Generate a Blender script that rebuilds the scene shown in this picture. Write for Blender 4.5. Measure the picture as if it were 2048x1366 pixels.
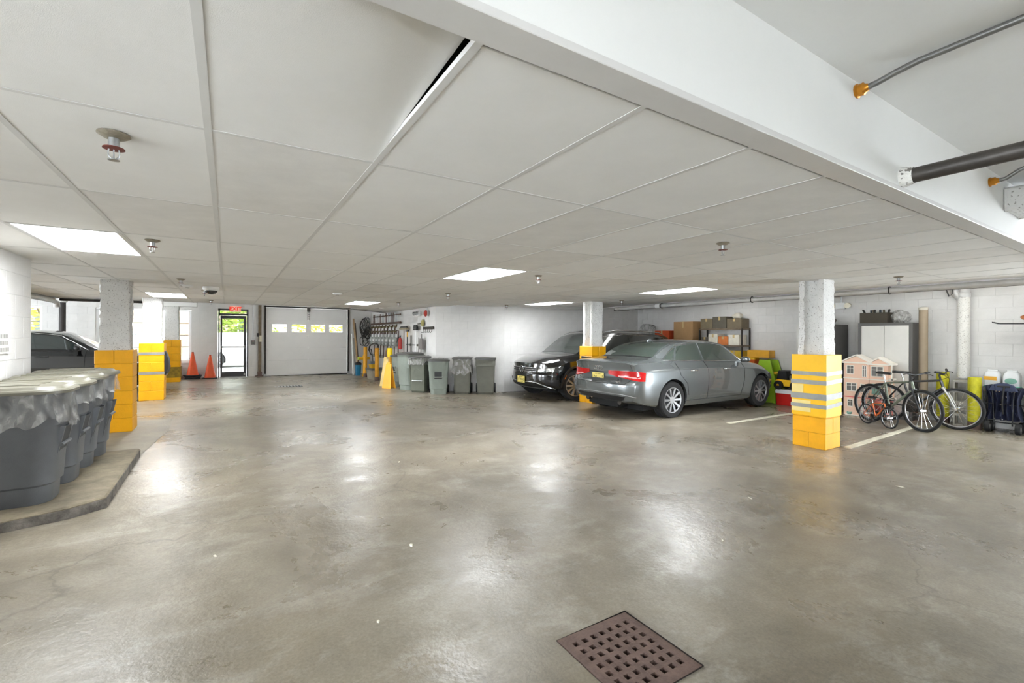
import bpy, bmesh, math, random
import numpy as np
from mathutils import Vector, Matrix
from mathutils.bvhtree import BVHTree
random.seed(7)
S = bpy.context.scene
for _o in list(bpy.data.objects): bpy.data.objects.remove(_o)
PI = math.pi
# world axes: X = across the garage (towards the parked cars), Y = along the garage (towards the roller door)
CAM_H, YAW = 1.40, 0.5571
def fz(x): return 0.032 - 0.0135 * x            # the slab falls gently to the drains
# ------------------------------------------------------------------ camera, world, lights, exposure
cd = bpy.data.cameras.new('camera'); cam = bpy.data.objects.new('camera', cd); S.collection.objects.link(cam)
cd.sensor_width = 36.0; cd.lens = 36.0 * 914.2 / 2048.0; cd.shift_y = -11.3 / 2048.0
cd.clip_start = 0.05; cd.clip_end = 300
cam.location = (0, 0, CAM_H); cam.rotation_euler = (PI / 2, -0.0037, -YAW)
S.camera = cam
S.view_settings.view_transform = 'Standard'; S.view_settings.look = 'None'
S.view_settings.gamma = 1.0; S.view_settings.use_curve_mapping = False
S.view_settings.exposure = 1.53
S.cycles.max_bounces = 6; S.cycles.diffuse_bounces = 4; S.cycles.adaptive_threshold = 0.04; S.cycles.glossy_bounces = 3; S.cycles.transmission_bounces = 4; S.cycles.transparent_max_bounces = 10
S.cycles.caustics_reflective = False; S.cycles.caustics_refractive = False
W = bpy.data.worlds.new('world'); S.world = W; W.use_nodes = True
_b = W.node_tree.nodes['Background']; _b.inputs[0].default_value = (0.86, 0.93, 1.0, 1); _b.inputs[1].default_value = 9.0
LAMP = 13.0                                       # emission of the ceiling panels
sn = bpy.data.lights.new('sun', 'SUN'); sn.energy = 6.0; sn.angle = 0.01; sun = bpy.data.objects.new('sun', sn); S.collection.objects.link(sun)
sun.rotation_euler = (math.radians(38), 0, 0)     # high sun over the building, on the street beyond the far wall
# ------------------------------------------------------------------ materials
def srgb(r, g, b):
    f = lambda c: (c / 255 / 12.92) if c / 255 <= 0.04045 else ((c / 255 + 0.055) / 1.055) ** 2.4
    return (f(r), f(g), f(b), 1.0)
MATS = {}
def pm(name, col, rough=0.6, metal=0.0, var=0.10, scale=6.0, bump=0.0, bscale=120.0, coat=0.0, trans=0.0, alpha=1.0, emit=0.0, rvar=0.0, spec=0.5):
    """a plain procedural material: noise in the colour, in the roughness and in the relief"""
    if name in MATS: return MATS[name]
    m = bpy.data.materials.new(name); m.use_nodes = True; nt = m.node_tree; N = nt.nodes; L = nt.links
    p = N['Principled BSDF']
    if len(col) == 3: col = srgb(*col)
    tc = N.new('ShaderNodeTexCoord')
    if var > 0:
        n = N.new('ShaderNodeTexNoise'); n.inputs['Scale'].default_value = scale; n.inputs['Detail'].default_value = 6
        n.inputs['Roughness'].default_value = 0.65
        L.new(tc.outputs['Object'], n.inputs['Vector'])
        r = N.new('ShaderNodeValToRGB'); L.new(n.outputs['Fac'], r.inputs['Fac'])
        r.color_ramp.elements[0].position = 0.30; r.color_ramp.elements[1].position = 0.70
        lo = [max(0, c * (1 - var)) for c in col[:3]]; hi = [min(1, c * (1 + var)) for c in col[:3]]
        r.color_ramp.elements[0].color = (*lo, 1); r.color_ramp.elements[1].color = (*hi, 1)
        L.new(r.outputs['Color'], p.inputs['Base Color'])
    else: p.inputs['Base Color'].default_value = col
    p.inputs['Roughness'].default_value = rough; p.inputs['Metallic'].default_value = metal
    p.inputs['Specular IOR Level'].default_value = spec
    if rvar > 0:
        n2 = N.new('ShaderNodeTexNoise'); n2.inputs['Scale'].default_value = scale * 0.7; n2.inputs['Detail'].default_value = 4
        L.new(tc.outputs['Object'], n2.inputs['Vector'])
        mr = N.new('ShaderNodeMapRange'); mr.inputs['To Min'].default_value = max(0.02, rough - rvar); mr.inputs['To Max'].default_value = min(1, rough + rvar)
        L.new(n2.outputs['Fac'], mr.inputs['Value']); L.new(mr.outputs['Result'], p.inputs['Roughness'])
    if bump > 0:
        n3 = N.new('ShaderNodeTexNoise'); n3.inputs['Scale'].default_value = bscale; n3.inputs['Detail'].default_value = 3
        L.new(tc.outputs['Object'], n3.inputs['Vector'])
        bp = N.new('ShaderNodeBump'); bp.inputs['Strength'].default_value = bump; bp.inputs['Distance'].default_value = 0.01
        L.new(n3.outputs['Fac'], bp.inputs['Height']); L.new(bp.outputs['Normal'], p.inputs['Normal'])
    if coat: p.inputs['Coat Weight'].default_value = coat; p.inputs['Coat Roughness'].default_value = 0.05
    if trans: p.inputs['Transmission Weight'].default_value = trans
    if alpha < 1: p.inputs['Alpha'].default_value = alpha
    if emit:
        p.inputs['Emission Color'].default_value = col; p.inputs['Emission Strength'].default_value = emit
    MATS[name] = m
    return m
def speckle(name, col, dark, rough=0.9, scale=60.0, thr=0.62, bump=0.6):
    """sprayed, pitted coating: dark pits over a light ground"""
    if name in MATS: return MATS[name]
    m = pm(name, col, rough, var=0.08, scale=5, bump=bump, bscale=45)
    nt = m.node_tree; N = nt.nodes; L = nt.links; p = N['Principled BSDF']
    src = p.inputs['Base Color'].links[0].from_socket
    tc = [n for n in N if n.type == 'TEX_COORD'][0]
    n = N.new('ShaderNodeTexNoise'); n.inputs['Scale'].default_value = scale; n.inputs['Detail'].default_value = 2
    L.new(tc.outputs['Object'], n.inputs['Vector'])
    r = N.new('ShaderNodeValToRGB'); r.color_ramp.elements[0].position = thr; r.color_ramp.elements[1].position = thr + 0.05
    r.color_ramp.elements[0].color = (0, 0, 0, 1); r.color_ramp.elements[1].color = (1, 1, 1, 1)
    L.new(n.outputs['Fac'], r.inputs['Fac'])
    mx = N.new('ShaderNodeMixRGB'); L.new(r.outputs['Color'], mx.inputs['Fac']); L.new(src, mx.inputs[1]); mx.inputs[2].default_value = srgb(*dark)
    L.new(mx.outputs[0], p.inputs['Base Color'])
    return m
def floor_material():
    m = bpy.data.materials.new('worn_concrete'); m.use_nodes = True; nt = m.node_tree; N = nt.nodes; L = nt.links
    p = N['Principled BSDF']; tc = N.new('ShaderNodeTexCoord')
    def noise(sc, det, rough=0.6, dist=0.0, off=None, stretch=None):
        n = N.new('ShaderNodeTexNoise'); n.inputs['Scale'].default_value = sc; n.inputs['Detail'].default_value = det
        n.inputs['Roughness'].default_value = rough; n.inputs['Distortion'].default_value = dist
        mp = N.new('ShaderNodeMapping'); L.new(tc.outputs['Object'], mp.inputs['Vector']); L.new(mp.outputs['Vector'], n.inputs['Vector'])
        if off: mp.inputs['Location'].default_value = off
        if stretch: mp.inputs['Scale'].default_value = stretch
        return n.outputs['Fac']
    def ramp(fac, stops):
        r = N.new('ShaderNodeValToRGB'); L.new(fac, r.inputs['Fac']); e = r.color_ramp.elements
        while len(e) > len(stops): e.remove(e[-1])
        while len(e) < len(stops): e.new(0.5)
        for k, (ps, c) in enumerate(stops): e[k].position = ps; e[k].color = c
        return r.outputs['Color']
    def mix(fac, a, b, mode='MIX'):
        x = N.new('ShaderNodeMixRGB'); x.blend_type = mode
        if isinstance(fac, float): x.inputs[0].default_value = fac
        else: L.new(fac, x.inputs[0])
        for k, v in ((1, a), (2, b)):
            if isinstance(v, tuple): x.inputs[k].default_value = v
            else: L.new(v, x.inputs[k])
        return x.outputs[0]
    big = ramp(noise(0.42, 6, 0.58, 0.35), [(0.28, srgb(100, 94, 82)), (0.50, srgb(143, 133, 116)), (0.72, srgb(168, 162, 148))])
    mid = ramp(noise(2.4, 9, 0.68, 0.25), [(0.25, srgb(92, 86, 74)), (0.52, srgb(145, 135, 118)), (0.80, srgb(180, 175, 162))])
    c = mix(0.45, big, mid)
    grime = ramp(noise(0.75, 8, 0.70, 0.4, (7, 3, 0)), [(0.45, (0, 0, 0, 1)), (0.80, (1, 1, 1, 1))])
    c = mix(grime, c, mix(0.75, c, srgb(84, 76, 62)))
    pale = ramp(noise(1.7, 10, 0.72, 0.2, (2, 9, 0), (1, 1.6, 1)), [(0.52, (0, 0, 0, 1)), (0.78, (1, 1, 1, 1))])
    c = mix(pale, c, mix(0.6, c, srgb(204, 200, 190)))
    streak = ramp(noise(2.6, 6, 0.6, 0.2, (1, 1, 0), (3.0, 0.35, 1)), [(0.50, (0, 0, 0, 1)), (0.80, (1, 1, 1, 1))])
    c = mix(streak, c, mix(0.3, c, srgb(112, 103, 90)))
    fleck = ramp(noise(9, 8, 0.8, 0.2, (4, 1, 0)), [(0.62, (0, 0, 0, 1)), (0.72, (1, 1, 1, 1))])
    c = mix(fleck, c, mix(0.35, c, srgb(84, 78, 66)))
    grit = ramp(noise(70, 4, 0.7), [(0.3, (0.72, 0.72, 0.72, 1)), (0.7, (1.12, 1.12, 1.12, 1))])
    c = mix(0.8, c, grit, 'MULTIPLY')
    # hairline cracks
    v = N.new('ShaderNodeTexVoronoi'); v.feature = 'DISTANCE_TO_EDGE'; v.inputs['Scale'].default_value = 0.42
    wn = N.new('ShaderNodeTexNoise'); wn.inputs['Scale'].default_value = 2.2; wn.inputs['Detail'].default_value = 8; L.new(tc.outputs['Object'], wn.inputs['Vector'])
    vm = N.new('ShaderNodeVectorMath'); vm.operation = 'MULTIPLY_ADD'; L.new(wn.outputs['Color'], vm.inputs[0]); vm.inputs[1].default_value = (0.7, 0.7, 0.7); L.new(tc.outputs['Object'], vm.inputs[2])
    L.new(vm.outputs[0], v.inputs['Vector'])
    crack = ramp(v.outputs['Distance'], [(0.0, (1, 1, 1, 1)), (0.0055, (0, 0, 0, 1))])
    gate = ramp(noise(0.5, 2, 0.5, 0, (3, 5, 0)), [(0.42, (0, 0, 0, 1)), (0.52, (1, 1, 1, 1))])
    cm = N.new('ShaderNodeMath'); cm.operation = 'MULTIPLY'; L.new(crack, cm.inputs[0]); L.new(gate, cm.inputs[1])
    cm2 = N.new('ShaderNodeMath'); cm2.operation = 'MULTIPLY'; L.new(cm.outputs[0], cm2.inputs[0]); cm2.inputs[1].default_value = 0.55
    c = mix(cm2.outputs[0], c, srgb(88, 82, 72))
    L.new(c, p.inputs['Base Color'])
    rr = N.new('ShaderNodeMapRange'); L.new(noise(0.8, 7, 0.7, 0.6, (5, 5, 0)), rr.inputs['Value']); rr.inputs['From Min'].default_value = 0.3; rr.inputs['From Max'].default_value = 0.7
    rr.inputs['To Min'].default_value = 0.16; rr.inputs['To Max'].default_value = 0.52; L.new(rr.outputs['Result'], p.inputs['Roughness'])
    p.inputs['Specular IOR Level'].default_value = 0.62
    bp = N.new('ShaderNodeBump'); bp.inputs['Strength'].default_value = 0.22; bp.inputs['Distance'].default_value = 0.02
    hm = mix(0.5, noise(2.4, 6, 0.6, 0.3), noise(28, 4, 0.6)); L.new(hm, bp.inputs['Height']); L.new(bp.outputs['Normal'], p.inputs['Normal'])
    return m
CONCRETE = floor_material()
WHITE_BLOCK = pm('painted_block', (214, 212, 209), 0.75, var=0.06, scale=3, bump=0.25, bscale=90)
WHITE_WALL = pm('painted_wall', (216, 214, 211), 0.7, var=0.05, scale=2, bump=0.1, bscale=60)
MORTAR = pm('painted_joint', (208, 206, 203), 0.85, var=0.06)
PLASTER = pm('white_plaster', (226, 226, 223), 0.6, var=0.03, scale=1.2, bump=0.05, bscale=40)
TILE = pm('ceiling_tile_board', (227, 226, 223), 0.9, var=0.03, scale=3, bump=0.12, bscale=420)
TILE2 = pm('ceiling_tile_board_soiled', (220, 218, 214), 0.9, var=0.06, scale=4, bump=0.15, bscale=420)
BAR = pm('grid_bar_enamel', (206, 205, 202), 0.6, var=0.03)
YELLOW = pm('safety_yellow_paint', (240, 172, 0), 0.5, var=0.10, scale=4, bump=0.2, bscale=70)
YELLOW_JOINT = pm('yellow_joint', (206, 150, 8), 0.7, var=0.1)
COAT = speckle('sprayed_column_coating', (214, 213, 210), (150, 147, 142))
STEEL = pm('galvanised_steel', (170, 172, 172), 0.35, 0.9, var=0.15, scale=20)
DARKSTEEL = pm('dark_steel', (62, 58, 54), 0.5, 0.5, var=0.3, scale=14, bump=0.2, bscale=60)
CHROME = pm('chrome', (225, 226, 228), 0.12, 1.0, var=0.0)
BLACKPL = pm('black_plastic', (30, 30, 31), 0.45, var=0.15)
RUBBER = pm('tyre_rubber', (33, 33, 34), 0.8, var=0.2, bump=0.2)
TAPE = pm('duct_tape', (150, 150, 146), 0.35, 0.2, var=0.12, scale=10)
GREYBIN = pm('grey_bin_plastic', (96, 99, 103), 0.45, var=0.08, bump=0.12, bscale=300)
GREYLID = pm('grey_lid_plastic', (108, 105, 92), 0.36, var=0.06)
GREENBIN = pm('grey_green_bin_plastic', (140, 148, 140), 0.5, var=0.08, bump=0.1, bscale=200)
OLIVEBIN = pm('olive_bin_plastic', (104, 104, 94), 0.6, var=0.1, bump=0.25, bscale=260)
DARKLID = pm('charcoal_lid_plastic', (74, 73, 70), 0.4, var=0.1)
PAPER = pm('paper', (232, 228, 212), 0.7, var=0.03)
RUST = pm('rusty_iron', (112, 92, 84), 0.7, 0.35, var=0.28, scale=14, bump=0.4, bscale=90)
ORANGE = pm('orange_cone_plastic', (226, 88, 40), 0.5, var=0.1)
WOOD = pm('bare_wood', (176, 146, 108), 0.7, var=0.15, scale=12)
WHITEPL = pm('white_plastic', (232, 232, 230), 0.4, var=0.02)
GLASS_DARK = pm('tinted_car_glass', (34, 40, 38), 0.05, 0.0, var=0.0, spec=0.9)
PINKMAT = pm('peach_plastic', (246, 208, 182), 0.45, var=0.03)
def pane_material():
    m = bpy.data.materials.new('window_glass'); m.use_nodes = True; nt = m.node_tree; N = nt.nodes; L = nt.links
    for n in list(N):
        if n.type != 'OUTPUT_MATERIAL': N.remove(n)
    t = N.new('ShaderNodeBsdfTransparent'); t.inputs[0].default_value = (0.42, 0.435, 0.43, 1)     # tint added to hold back the glare of the street
    g = N.new('ShaderNodeBsdfGlossy'); g.inputs['Roughness'].default_value = 0.03
    x = N.new('ShaderNodeMixShader'); x.inputs[0].default_value = 0.07
    L.new(t.outputs[0], x.inputs[1]); L.new(g.outputs[0], x.inputs[2]); L.new(x.outputs[0], N['Material Output'].inputs[0])
    return m
PANE = pane_material()
def film_material():
    m = bpy.data.materials.new('clear_liner_film'); m.use_nodes = True; nt = m.node_tree; N = nt.nodes; L = nt.links
    for n in list(N):
        if n.type != 'OUTPUT_MATERIAL': N.remove(n)
    t = N.new('ShaderNodeBsdfTransparent'); t.inputs[0].default_value = (0.9, 0.9, 0.9, 1)
    d = N.new('ShaderNodeBsdfPrincipled'); d.inputs['Base Color'].default_value = (0.62, 0.62, 0.6, 1); d.inputs['Roughness'].default_value = 0.10
    tc = N.new('ShaderNodeTexCoord'); n = N.new('ShaderNodeTexNoise'); n.inputs['Scale'].default_value = 15; n.inputs['Detail'].default_value = 7; n.inputs['Distortion'].default_value = 0.9
    mp = N.new('ShaderNodeMapping'); mp.inputs['Scale'].default_value = (1, 1, 0.45); L.new(tc.outputs['Object'], mp.inputs['Vector']); L.new(mp.outputs['Vector'], n.inputs['Vector'])
    r = N.new('ShaderNodeMapRange'); r.inputs['From Min'].default_value = 0.35; r.inputs['From Max'].default_value = 0.7; r.inputs['To Min'].default_value = 0.08; r.inputs['To Max'].default_value = 0.55
    L.new(n.outputs['Fac'], r.inputs['Value'])
    bp = N.new('ShaderNodeBump'); bp.inputs['Strength'].default_value = 0.9; bp.inputs['Distance'].default_value = 0.03; L.new(n.outputs['Fac'], bp.inputs['Height']); L.new(bp.outputs['Normal'], d.inputs['Normal'])
    x = N.new('ShaderNodeMixShader'); L.new(r.outputs['Result'], x.inputs[0])
    L.new(t.outputs[0], x.inputs[1]); L.new(d.outputs[0], x.inputs[2]); L.new(x.outputs[0], N['Material Output'].inputs[0])
    return m
FILM = film_material()
# ------------------------------------------------------------------ mesh helpers
C = S.collection
class MB:
    """collects shapes; one MB becomes one mesh object"""
    def __init__(s): s.v = []; s.f = []
    def add(s, vs, fs, mat=None):
        o = len(s.v)
        s.v += [tuple(mat @ Vector(p)) if mat else tuple(p) for p in vs]
        s.f += [tuple(i + o for i in f) for f in fs]; return s
    def box(s, x0, x1, y0, y1, z0, z1, mat=None):
        return s.add([(x0,y0,z0),(x1,y0,z0),(x1,y1,z0),(x0,y1,z0),(x0,y0,z1),(x1,y0,z1),(x1,y1,z1),(x0,y1,z1)],
                     [(0,3,2,1),(4,5,6,7),(0,1,5,4),(1,2,6,5),(2,3,7,6),(3,0,4,7)], mat)
    def cb(s, c, sz, mat=None):
        return s.box(c[0]-sz[0]/2, c[0]+sz[0]/2, c[1]-sz[1]/2, c[1]+sz[1]/2, c[2]-sz[2]/2, c[2]+sz[2]/2, mat)
    def rings(s, rings, cap=True, closed=True):
        n = len(rings[0]); o = len(s.v)
        for r in rings: s.v += [tuple(p) for p in r]
        for k in range(len(rings) - 1):
            for i in range(n if closed else n - 1):
                j = (i + 1) % n; a = o + k * n
                s.f.append((a + i, a + j, a + n + j, a + n + i))
        if cap and closed:
            s.f.append(tuple(o + i for i in reversed(range(n)))); s.f.append(tuple(o + (len(rings)-1)*n + i for i in range(n)))
        return s
    def cyl(s, p0, p1, r0, r1=None, n=12, cap=True):
        r1 = r0 if r1 is None else r1
        p0 = Vector(p0); p1 = Vector(p1); d = (p1 - p0).normalized()
        a = d.orthogonal().normalized(); b = d.cross(a)
        f = lambda p, r: [p + (a * math.cos(2*PI*i/n) + b * math.sin(2*PI*i/n)) * r for i in range(n)]
        return s.rings([f(p0, r0), f(p1, r1)], cap)
    def tube(s, pts, r, n=8, cap=True, closed=False):
        P = [Vector(p) for p in pts]; rs = r if isinstance(r, (list, tuple)) else [r] * len(P)
        rings = []; a = None
        for k, p in enumerate(P):
            if closed: d = (P[(k+1) % len(P)] - P[k-1])
            else: d = (P[min(k+1, len(P)-1)] - P[max(k-1, 0)])
            d = d.normalized() if d.length > 1e-9 else Vector((0,0,1))
            if a is None: a = d.orthogonal().normalized()
            else:
                a = a - d * a.dot(d); a = a.normalized() if a.length > 1e-6 else d.orthogonal().normalized()
            b = d.cross(a)
            rings.append([p + (a * math.cos(2*PI*i/n) + b * math.sin(2*PI*i/n)) * rs[k] for i in range(n)])
        if closed: rings.append(rings[0]); return s.rings(rings, False)
        return s.rings(rings, cap)
    def lathe(s, prof, n=20, mat=None, cap=False):
        """prof: (radius, height) pairs turned about z"""
        mat = mat or Matrix.Identity(4)
        return s.rings([[mat @ Vector((r * math.cos(2*PI*i/n), r * math.sin(2*PI*i/n), z)) for i in range(n)] for r, z in prof], cap)
    def prism(s, poly, h0, h1, mat=None):
        """poly in xy pushed from h0 to h1 along z"""
        n = len(poly); mat = mat or Matrix.Identity(4)
        return s.add([(x, y, h0) for x, y in poly] + [(x, y, h1) for x, y in poly],
              [tuple(reversed(range(n))), tuple(range(n, 2*n))] + [(i, (i+1) % n, n + (i+1) % n, n + i) for i in range(n)], mat)
    def grid(s, g, thick=None):
        """g[r][c] of points; thick = vector list offset for a second skin"""
        R, Cn = len(g), len(g[0]); o = len(s.v)
        for r in g: s.v += [tuple(p) for p in r]
        for i in range(R - 1):
            for j in range(Cn - 1):
                a = o + i * Cn + j; s.f.append((a, a + 1, a + Cn + 1, a + Cn))
        if thick:
            o2 = len(s.v)
            for r in thick: s.v += [tuple(p) for p in r]
            for i in range(R - 1):
                for j in range(Cn - 1):
                    a = o2 + i * Cn + j; s.f.append((a, a + Cn, a + Cn + 1, a + 1))
            edge = [(0, j) for j in range(Cn)] + [(i, Cn-1) for i in range(1, R)] + [(R-1, j) for j in range(Cn-2, -1, -1)] + [(i, 0) for i in range(R-2, 0, -1)]
            for k in range(len(edge)):
                (i, j), (i2, j2) = edge[k], edge[(k+1) % len(edge)]
                s.f.append((o + i*Cn + j, o2 + i*Cn + j, o2 + i2*Cn + j2, o + i2*Cn + j2))
        return s
    def mesh(s, name, bevel=0.0, seg=1, merge=False, smooth=None):
        me = bpy.data.meshes.new(name); me.from_pydata(s.v, [], s.f)
        bm = bmesh.new(); bm.from_mesh(me)
        if merge: bmesh.ops.remove_doubles(bm, verts=bm.verts, dist=1e-5)
        bmesh.ops.recalc_face_normals(bm, faces=bm.faces)
        if bevel > 0:
            es = [e for e in bm.edges if len(e.link_faces) == 2 and e.calc_face_angle(0) > 0.6]
            bmesh.ops.bevel(bm, geom=es, offset=bevel, segments=seg, affect='EDGES', clamp_overlap=True)
        bm.to_mesh(me); bm.free()
        if smooth:
            me.shade_smooth(); me.set_sharp_from_angle(angle=math.radians(smooth))
        return me
def T(x=0, y=0, z=0, rz=0, rx=0, ry=0): return Matrix.Translation((x, y, z)) @ Matrix.Rotation(rz, 4, 'Z') @ Matrix.Rotation(ry, 4, 'Y') @ Matrix.Rotation(rx, 4, 'X')
def obj(name, mesh, mat, parent=None, loc=None, rz=None):
    if isinstance(mesh, MB): mesh = mesh.mesh(name)
    o = bpy.data.objects.new(name, mesh); C.objects.link(o)
    if mat and not mesh.materials: mesh.materials.append(mat)
    if parent: o.parent = parent
    if loc: o.location = loc
    if rz: o.rotation_euler = (0, 0, rz)
    return o
def part(root, name, mb, mat, bevel=0.0, seg=1, smooth=None, merge=False, label=None):
    o = obj(name, mb.mesh(name, bevel, seg, merge, smooth), mat, root)
    if label: o['label'] = label
    return o
def tag(o, label, cat, group=None):
    o['label'] = label; o['category'] = cat
    if group: o['group'] = group
    return o
def thing(name, label, cat, loc=(0,0,0), rz=0.0, group=None):
    o = bpy.data.objects.new(name, None); C.objects.link(o); o.location = loc; o.rotation_euler = (0, 0, rz); o.empty_display_size = 0.2
    return tag(o, label, cat, group)
def single(name, label, cat, mb, mat, loc=(0,0,0), rz=0.0, group=None, bevel=0.0, seg=1, smooth=None):
    o = obj(name, mb.mesh(name, bevel, seg, False, smooth), mat); o.location = loc; o.rotation_euler = (0,0,rz)
    return tag(o, label, cat, group)
def struct(name, mb, mat, parent=None, bevel=0.0, smooth=None):
    o = obj(name, mb.mesh(name, bevel, 1, False, smooth), mat, parent)
    if not parent: o['kind'] = 'structure'
    return o
def dup(root, loc, rz, label, group=None):
    r = root.copy(); C.objects.link(r); r.location = loc; r.rotation_euler = (0, 0, rz); r['label'] = label
    if group: r['group'] = group
    for ch in list(root.children):
        c = ch.copy(); C.objects.link(c); c.parent = r
        for g in ch.children:
            d = g.copy(); C.objects.link(d); d.parent = c
    return r
def text_mesh(body, size, mat4, depth=0.002, bold=0.0):
    cu = bpy.data.curves.new('lettering', 'FONT'); cu.body = body; cu.size = size; cu.extrude = depth; cu.align_x = 'CENTER'; cu.align_y = 'CENTER'; cu.offset = bold
    o = bpy.data.objects.new('lettering', cu); C.objects.link(o)
    me = bpy.data.meshes.new_from_object(o.evaluated_get(bpy.context.evaluated_depsgraph_get()))
    bpy.data.objects.remove(o); bpy.data.curves.remove(cu)
    me.transform(mat4); return me
def rrect(w, d, r, n=4):
    """rounded rectangle outline, centred"""
    out = []
    for cx, cy, a0 in ((w/2-r, d/2-r, 0), (-w/2+r, d/2-r, PI/2), (-w/2+r, -d/2+r, PI), (w/2-r, -d/2+r, 1.5*PI)):
        for k in range(n + 1):
            a = a0 + PI/2 * k / n; out.append((cx + r*math.cos(a), cy + r*math.sin(a)))
    return out
# ------------------------------------------------------------------ the setting
CZ, UZ = 2.153, 2.55            # tiled ceiling, raised ceiling
FARY, RIGHTX, LEFTX = 17.4, 11.0, -1.70
# floor with a square hole for the near drain
DR = (1.272, 1.708, 1.205, 1.655)          # drain frame x0 x1 y0 y1
m = MB()
def fq(x0, x1, y0, y1): m.add([(x0,y0,fz(x0)),(x1,y0,fz(x1)),(x1,y1,fz(x1)),(x0,y1,fz(x0))], [(0,1,2,3)])
fq(-8, DR[0], -3.2, 17.6); fq(DR[1], 12, -3.2, 17.6); fq(DR[0], DR[1], -3.2, DR[2]); fq(DR[0], DR[1], DR[3], 17.6)
fl = struct('floor', m, CONCRETE)
# raised pad under the bins
PADZ = 0.135
m = MB(); P = [(-1.70,4.30),(-1.30,4.455),(-0.98,4.56),(-0.80,4.715),(-0.82,6.505),(-1.70,6.53)]
m.prism(P, -0.05, PADZ)
pad = struct('floor_pad', m, pm('pad_concrete', (124, 114, 95), 0.8, var=0.45, scale=3.5, bump=0.3, bscale=40), bevel=0.012)
m = MB(); KP = [(-1.70,4.30),(-1.30,4.455),(-0.98,4.56),(-0.80,4.715),(-0.82,6.505)]
ko = [(x + 0.004*dx, y + 0.004*dy) for (x, y), (dx, dy) in zip(KP, ((.36,-.93),(.3,-.95),(.5,-.87),(.9,-.4),(1,0)))]
m.grid([[(x, y, 0.035) for x, y in ko], [(x, y, PADZ - 0.018) for x, y in ko]], [[(x, y, 0.035) for x, y in KP], [(x, y, PADZ - 0.018) for x, y in KP]])
obj('kerb_face', m, pm('scuffed_kerb', (112, 107, 101), 0.85, var=0.75, scale=6, bump=0.6, bscale=50), pad)
# pale flush slab running on from the pad to the columns
m = MB(); Q = [(-1.70,6.53),(-0.83,6.50),(-0.70,8.1),(-0.75,9.2),(-1.70,9.2)]
m.add([(x, y, fz(x)+0.004) for x, y in Q], [tuple(range(len(Q)))])
sl = struct('slab_strip', m, pm('pale_slab', (150, 143, 126), 0.6, var=0.2, scale=2.5, bump=0.2, bscale=40)); sl['kind'] = 'structure'

# ---- block walls: a mortar slab carries separate blocks
BL, BH = 0.406, 0.2032
def block_mesh(w, key, c={}):
    k = (round(w, 3), key)
    if k not in c:
        mb = MB(); mb.box(0.0015, w - 0.0015, -0.004, 0.02, 0.0015, BH - 0.0015)
        c[k] = mb.mesh('block', 0.002)
    return c[k]
def block_wall(name, x0, y0, x1, y1, z0, z1, thick=0.15, holes=(), blocks=True, s0=0.0, s1=None, mat=None, bz1=None):
    """face runs from (x0,y0) to (x1,y1), outward side on the right of that direction; s0..s1 limits where single blocks are laid"""
    mat = mat or WHITE_BLOCK
    d = Vector((x1-x0, y1-y0, 0)); Ln = d.length; rz = math.atan2(d.y, d.x); M = T(x0, y0, 0, rz)
    m = MB(); hs = sorted(holes)
    cuts = sorted(set([0, Ln] + [a for h in hs for a in h[:2]]))
    for a, b in zip(cuts[:-1], cuts[1:]):
        mid = (a + b) / 2; hh = [h for h in hs if h[0] < mid < h[1]]
        if not hh: m.box(a, b, 0, thick, z0, z1, M)
        for h in hh:
            if h[2] > z0: m.box(a, b, 0, thick, z0, h[2], M)
            if h[3] < z1: m.box(a, b, 0, thick, h[3], z1, M)
    w = struct(name, m, MORTAR if blocks else mat)
    if not blocks: return w
    s1 = Ln if s1 is None else s1; bz1 = bz1 or z1
    row = 0; z = z0
    while z + 0.05 < bz1:
        s = s0 - (BL / 2 if row % 2 else 0)
        while s < s1 - 0.03:
            segs = [(max(s, s0), min(s + BL, s1))]
            zc = z + BH / 2
            for h in hs:
                if h[2] < zc < h[3]:
                    segs = [q for a, b in segs for q in ((a, min(b, h[0])), (max(a, h[1]), b)) if q[1] - q[0] > 0.04]
            for a, b in segs:
                if b - a > 0.04:
                    o = obj('block', block_mesh(b - a, mat.name), mat, w)
                    o.matrix_local = M @ T(a, 0, z)
            s += BL
        z += BH; row += 1
    return w
# near wall on the left: its face looks to +x
block_wall('wall_left', LEFTX, -3.2, LEFTX, 6.53, -0.06, UZ, 0.3, s0=7.3, s1=9.73, bz1=CZ, holes=[(0.5, 3.5, 0.25, 2.0), (4.0, 5.6, 0.25, 2.0)])   # unseen openings added beside the camera to let in daylight
block_wall('wall_left_end', -8.0, 6.53, LEFTX, 6.53, -0.06, UZ, 0.02, blocks=False)
block_wall('wall_diagonal', 4.57, 11.05, 6.08, 10.15, -0.06, CZ, 0.15)
block_wall('wall_meter', 4.57, 17.4, 4.57, 11.05, -0.06, 2.62, 0.15)
block_wall('wall_back', 6.08, 10.15, RIGHTX, 10.15, -0.1, UZ, 0.15)
block_wall('wall_right', RIGHTX, 10.15, RIGHTX, -3.2, -0.125, UZ, 0.15, s0=0.0, s1=9.6, holes=[(9.7, 12.9, 0.05, 2.45)])  # unseen opening added at the near end as a daylight source
block_wall('wall_rear', RIGHTX, -3.2, LEFTX, -3.2, -0.2, UZ, 0.15, blocks=False)
block_wall('wall_bay', -8.0, 6.4, -8.0, 17.6, -0.06, 2.7, 0.15, blocks=False, holes=[(0.8, 3.6, 0.2, 1.9), (6.4, 9.2, 0.2, 1.9)])   # unseen openings added to throw daylight on the far ceiling
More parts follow.
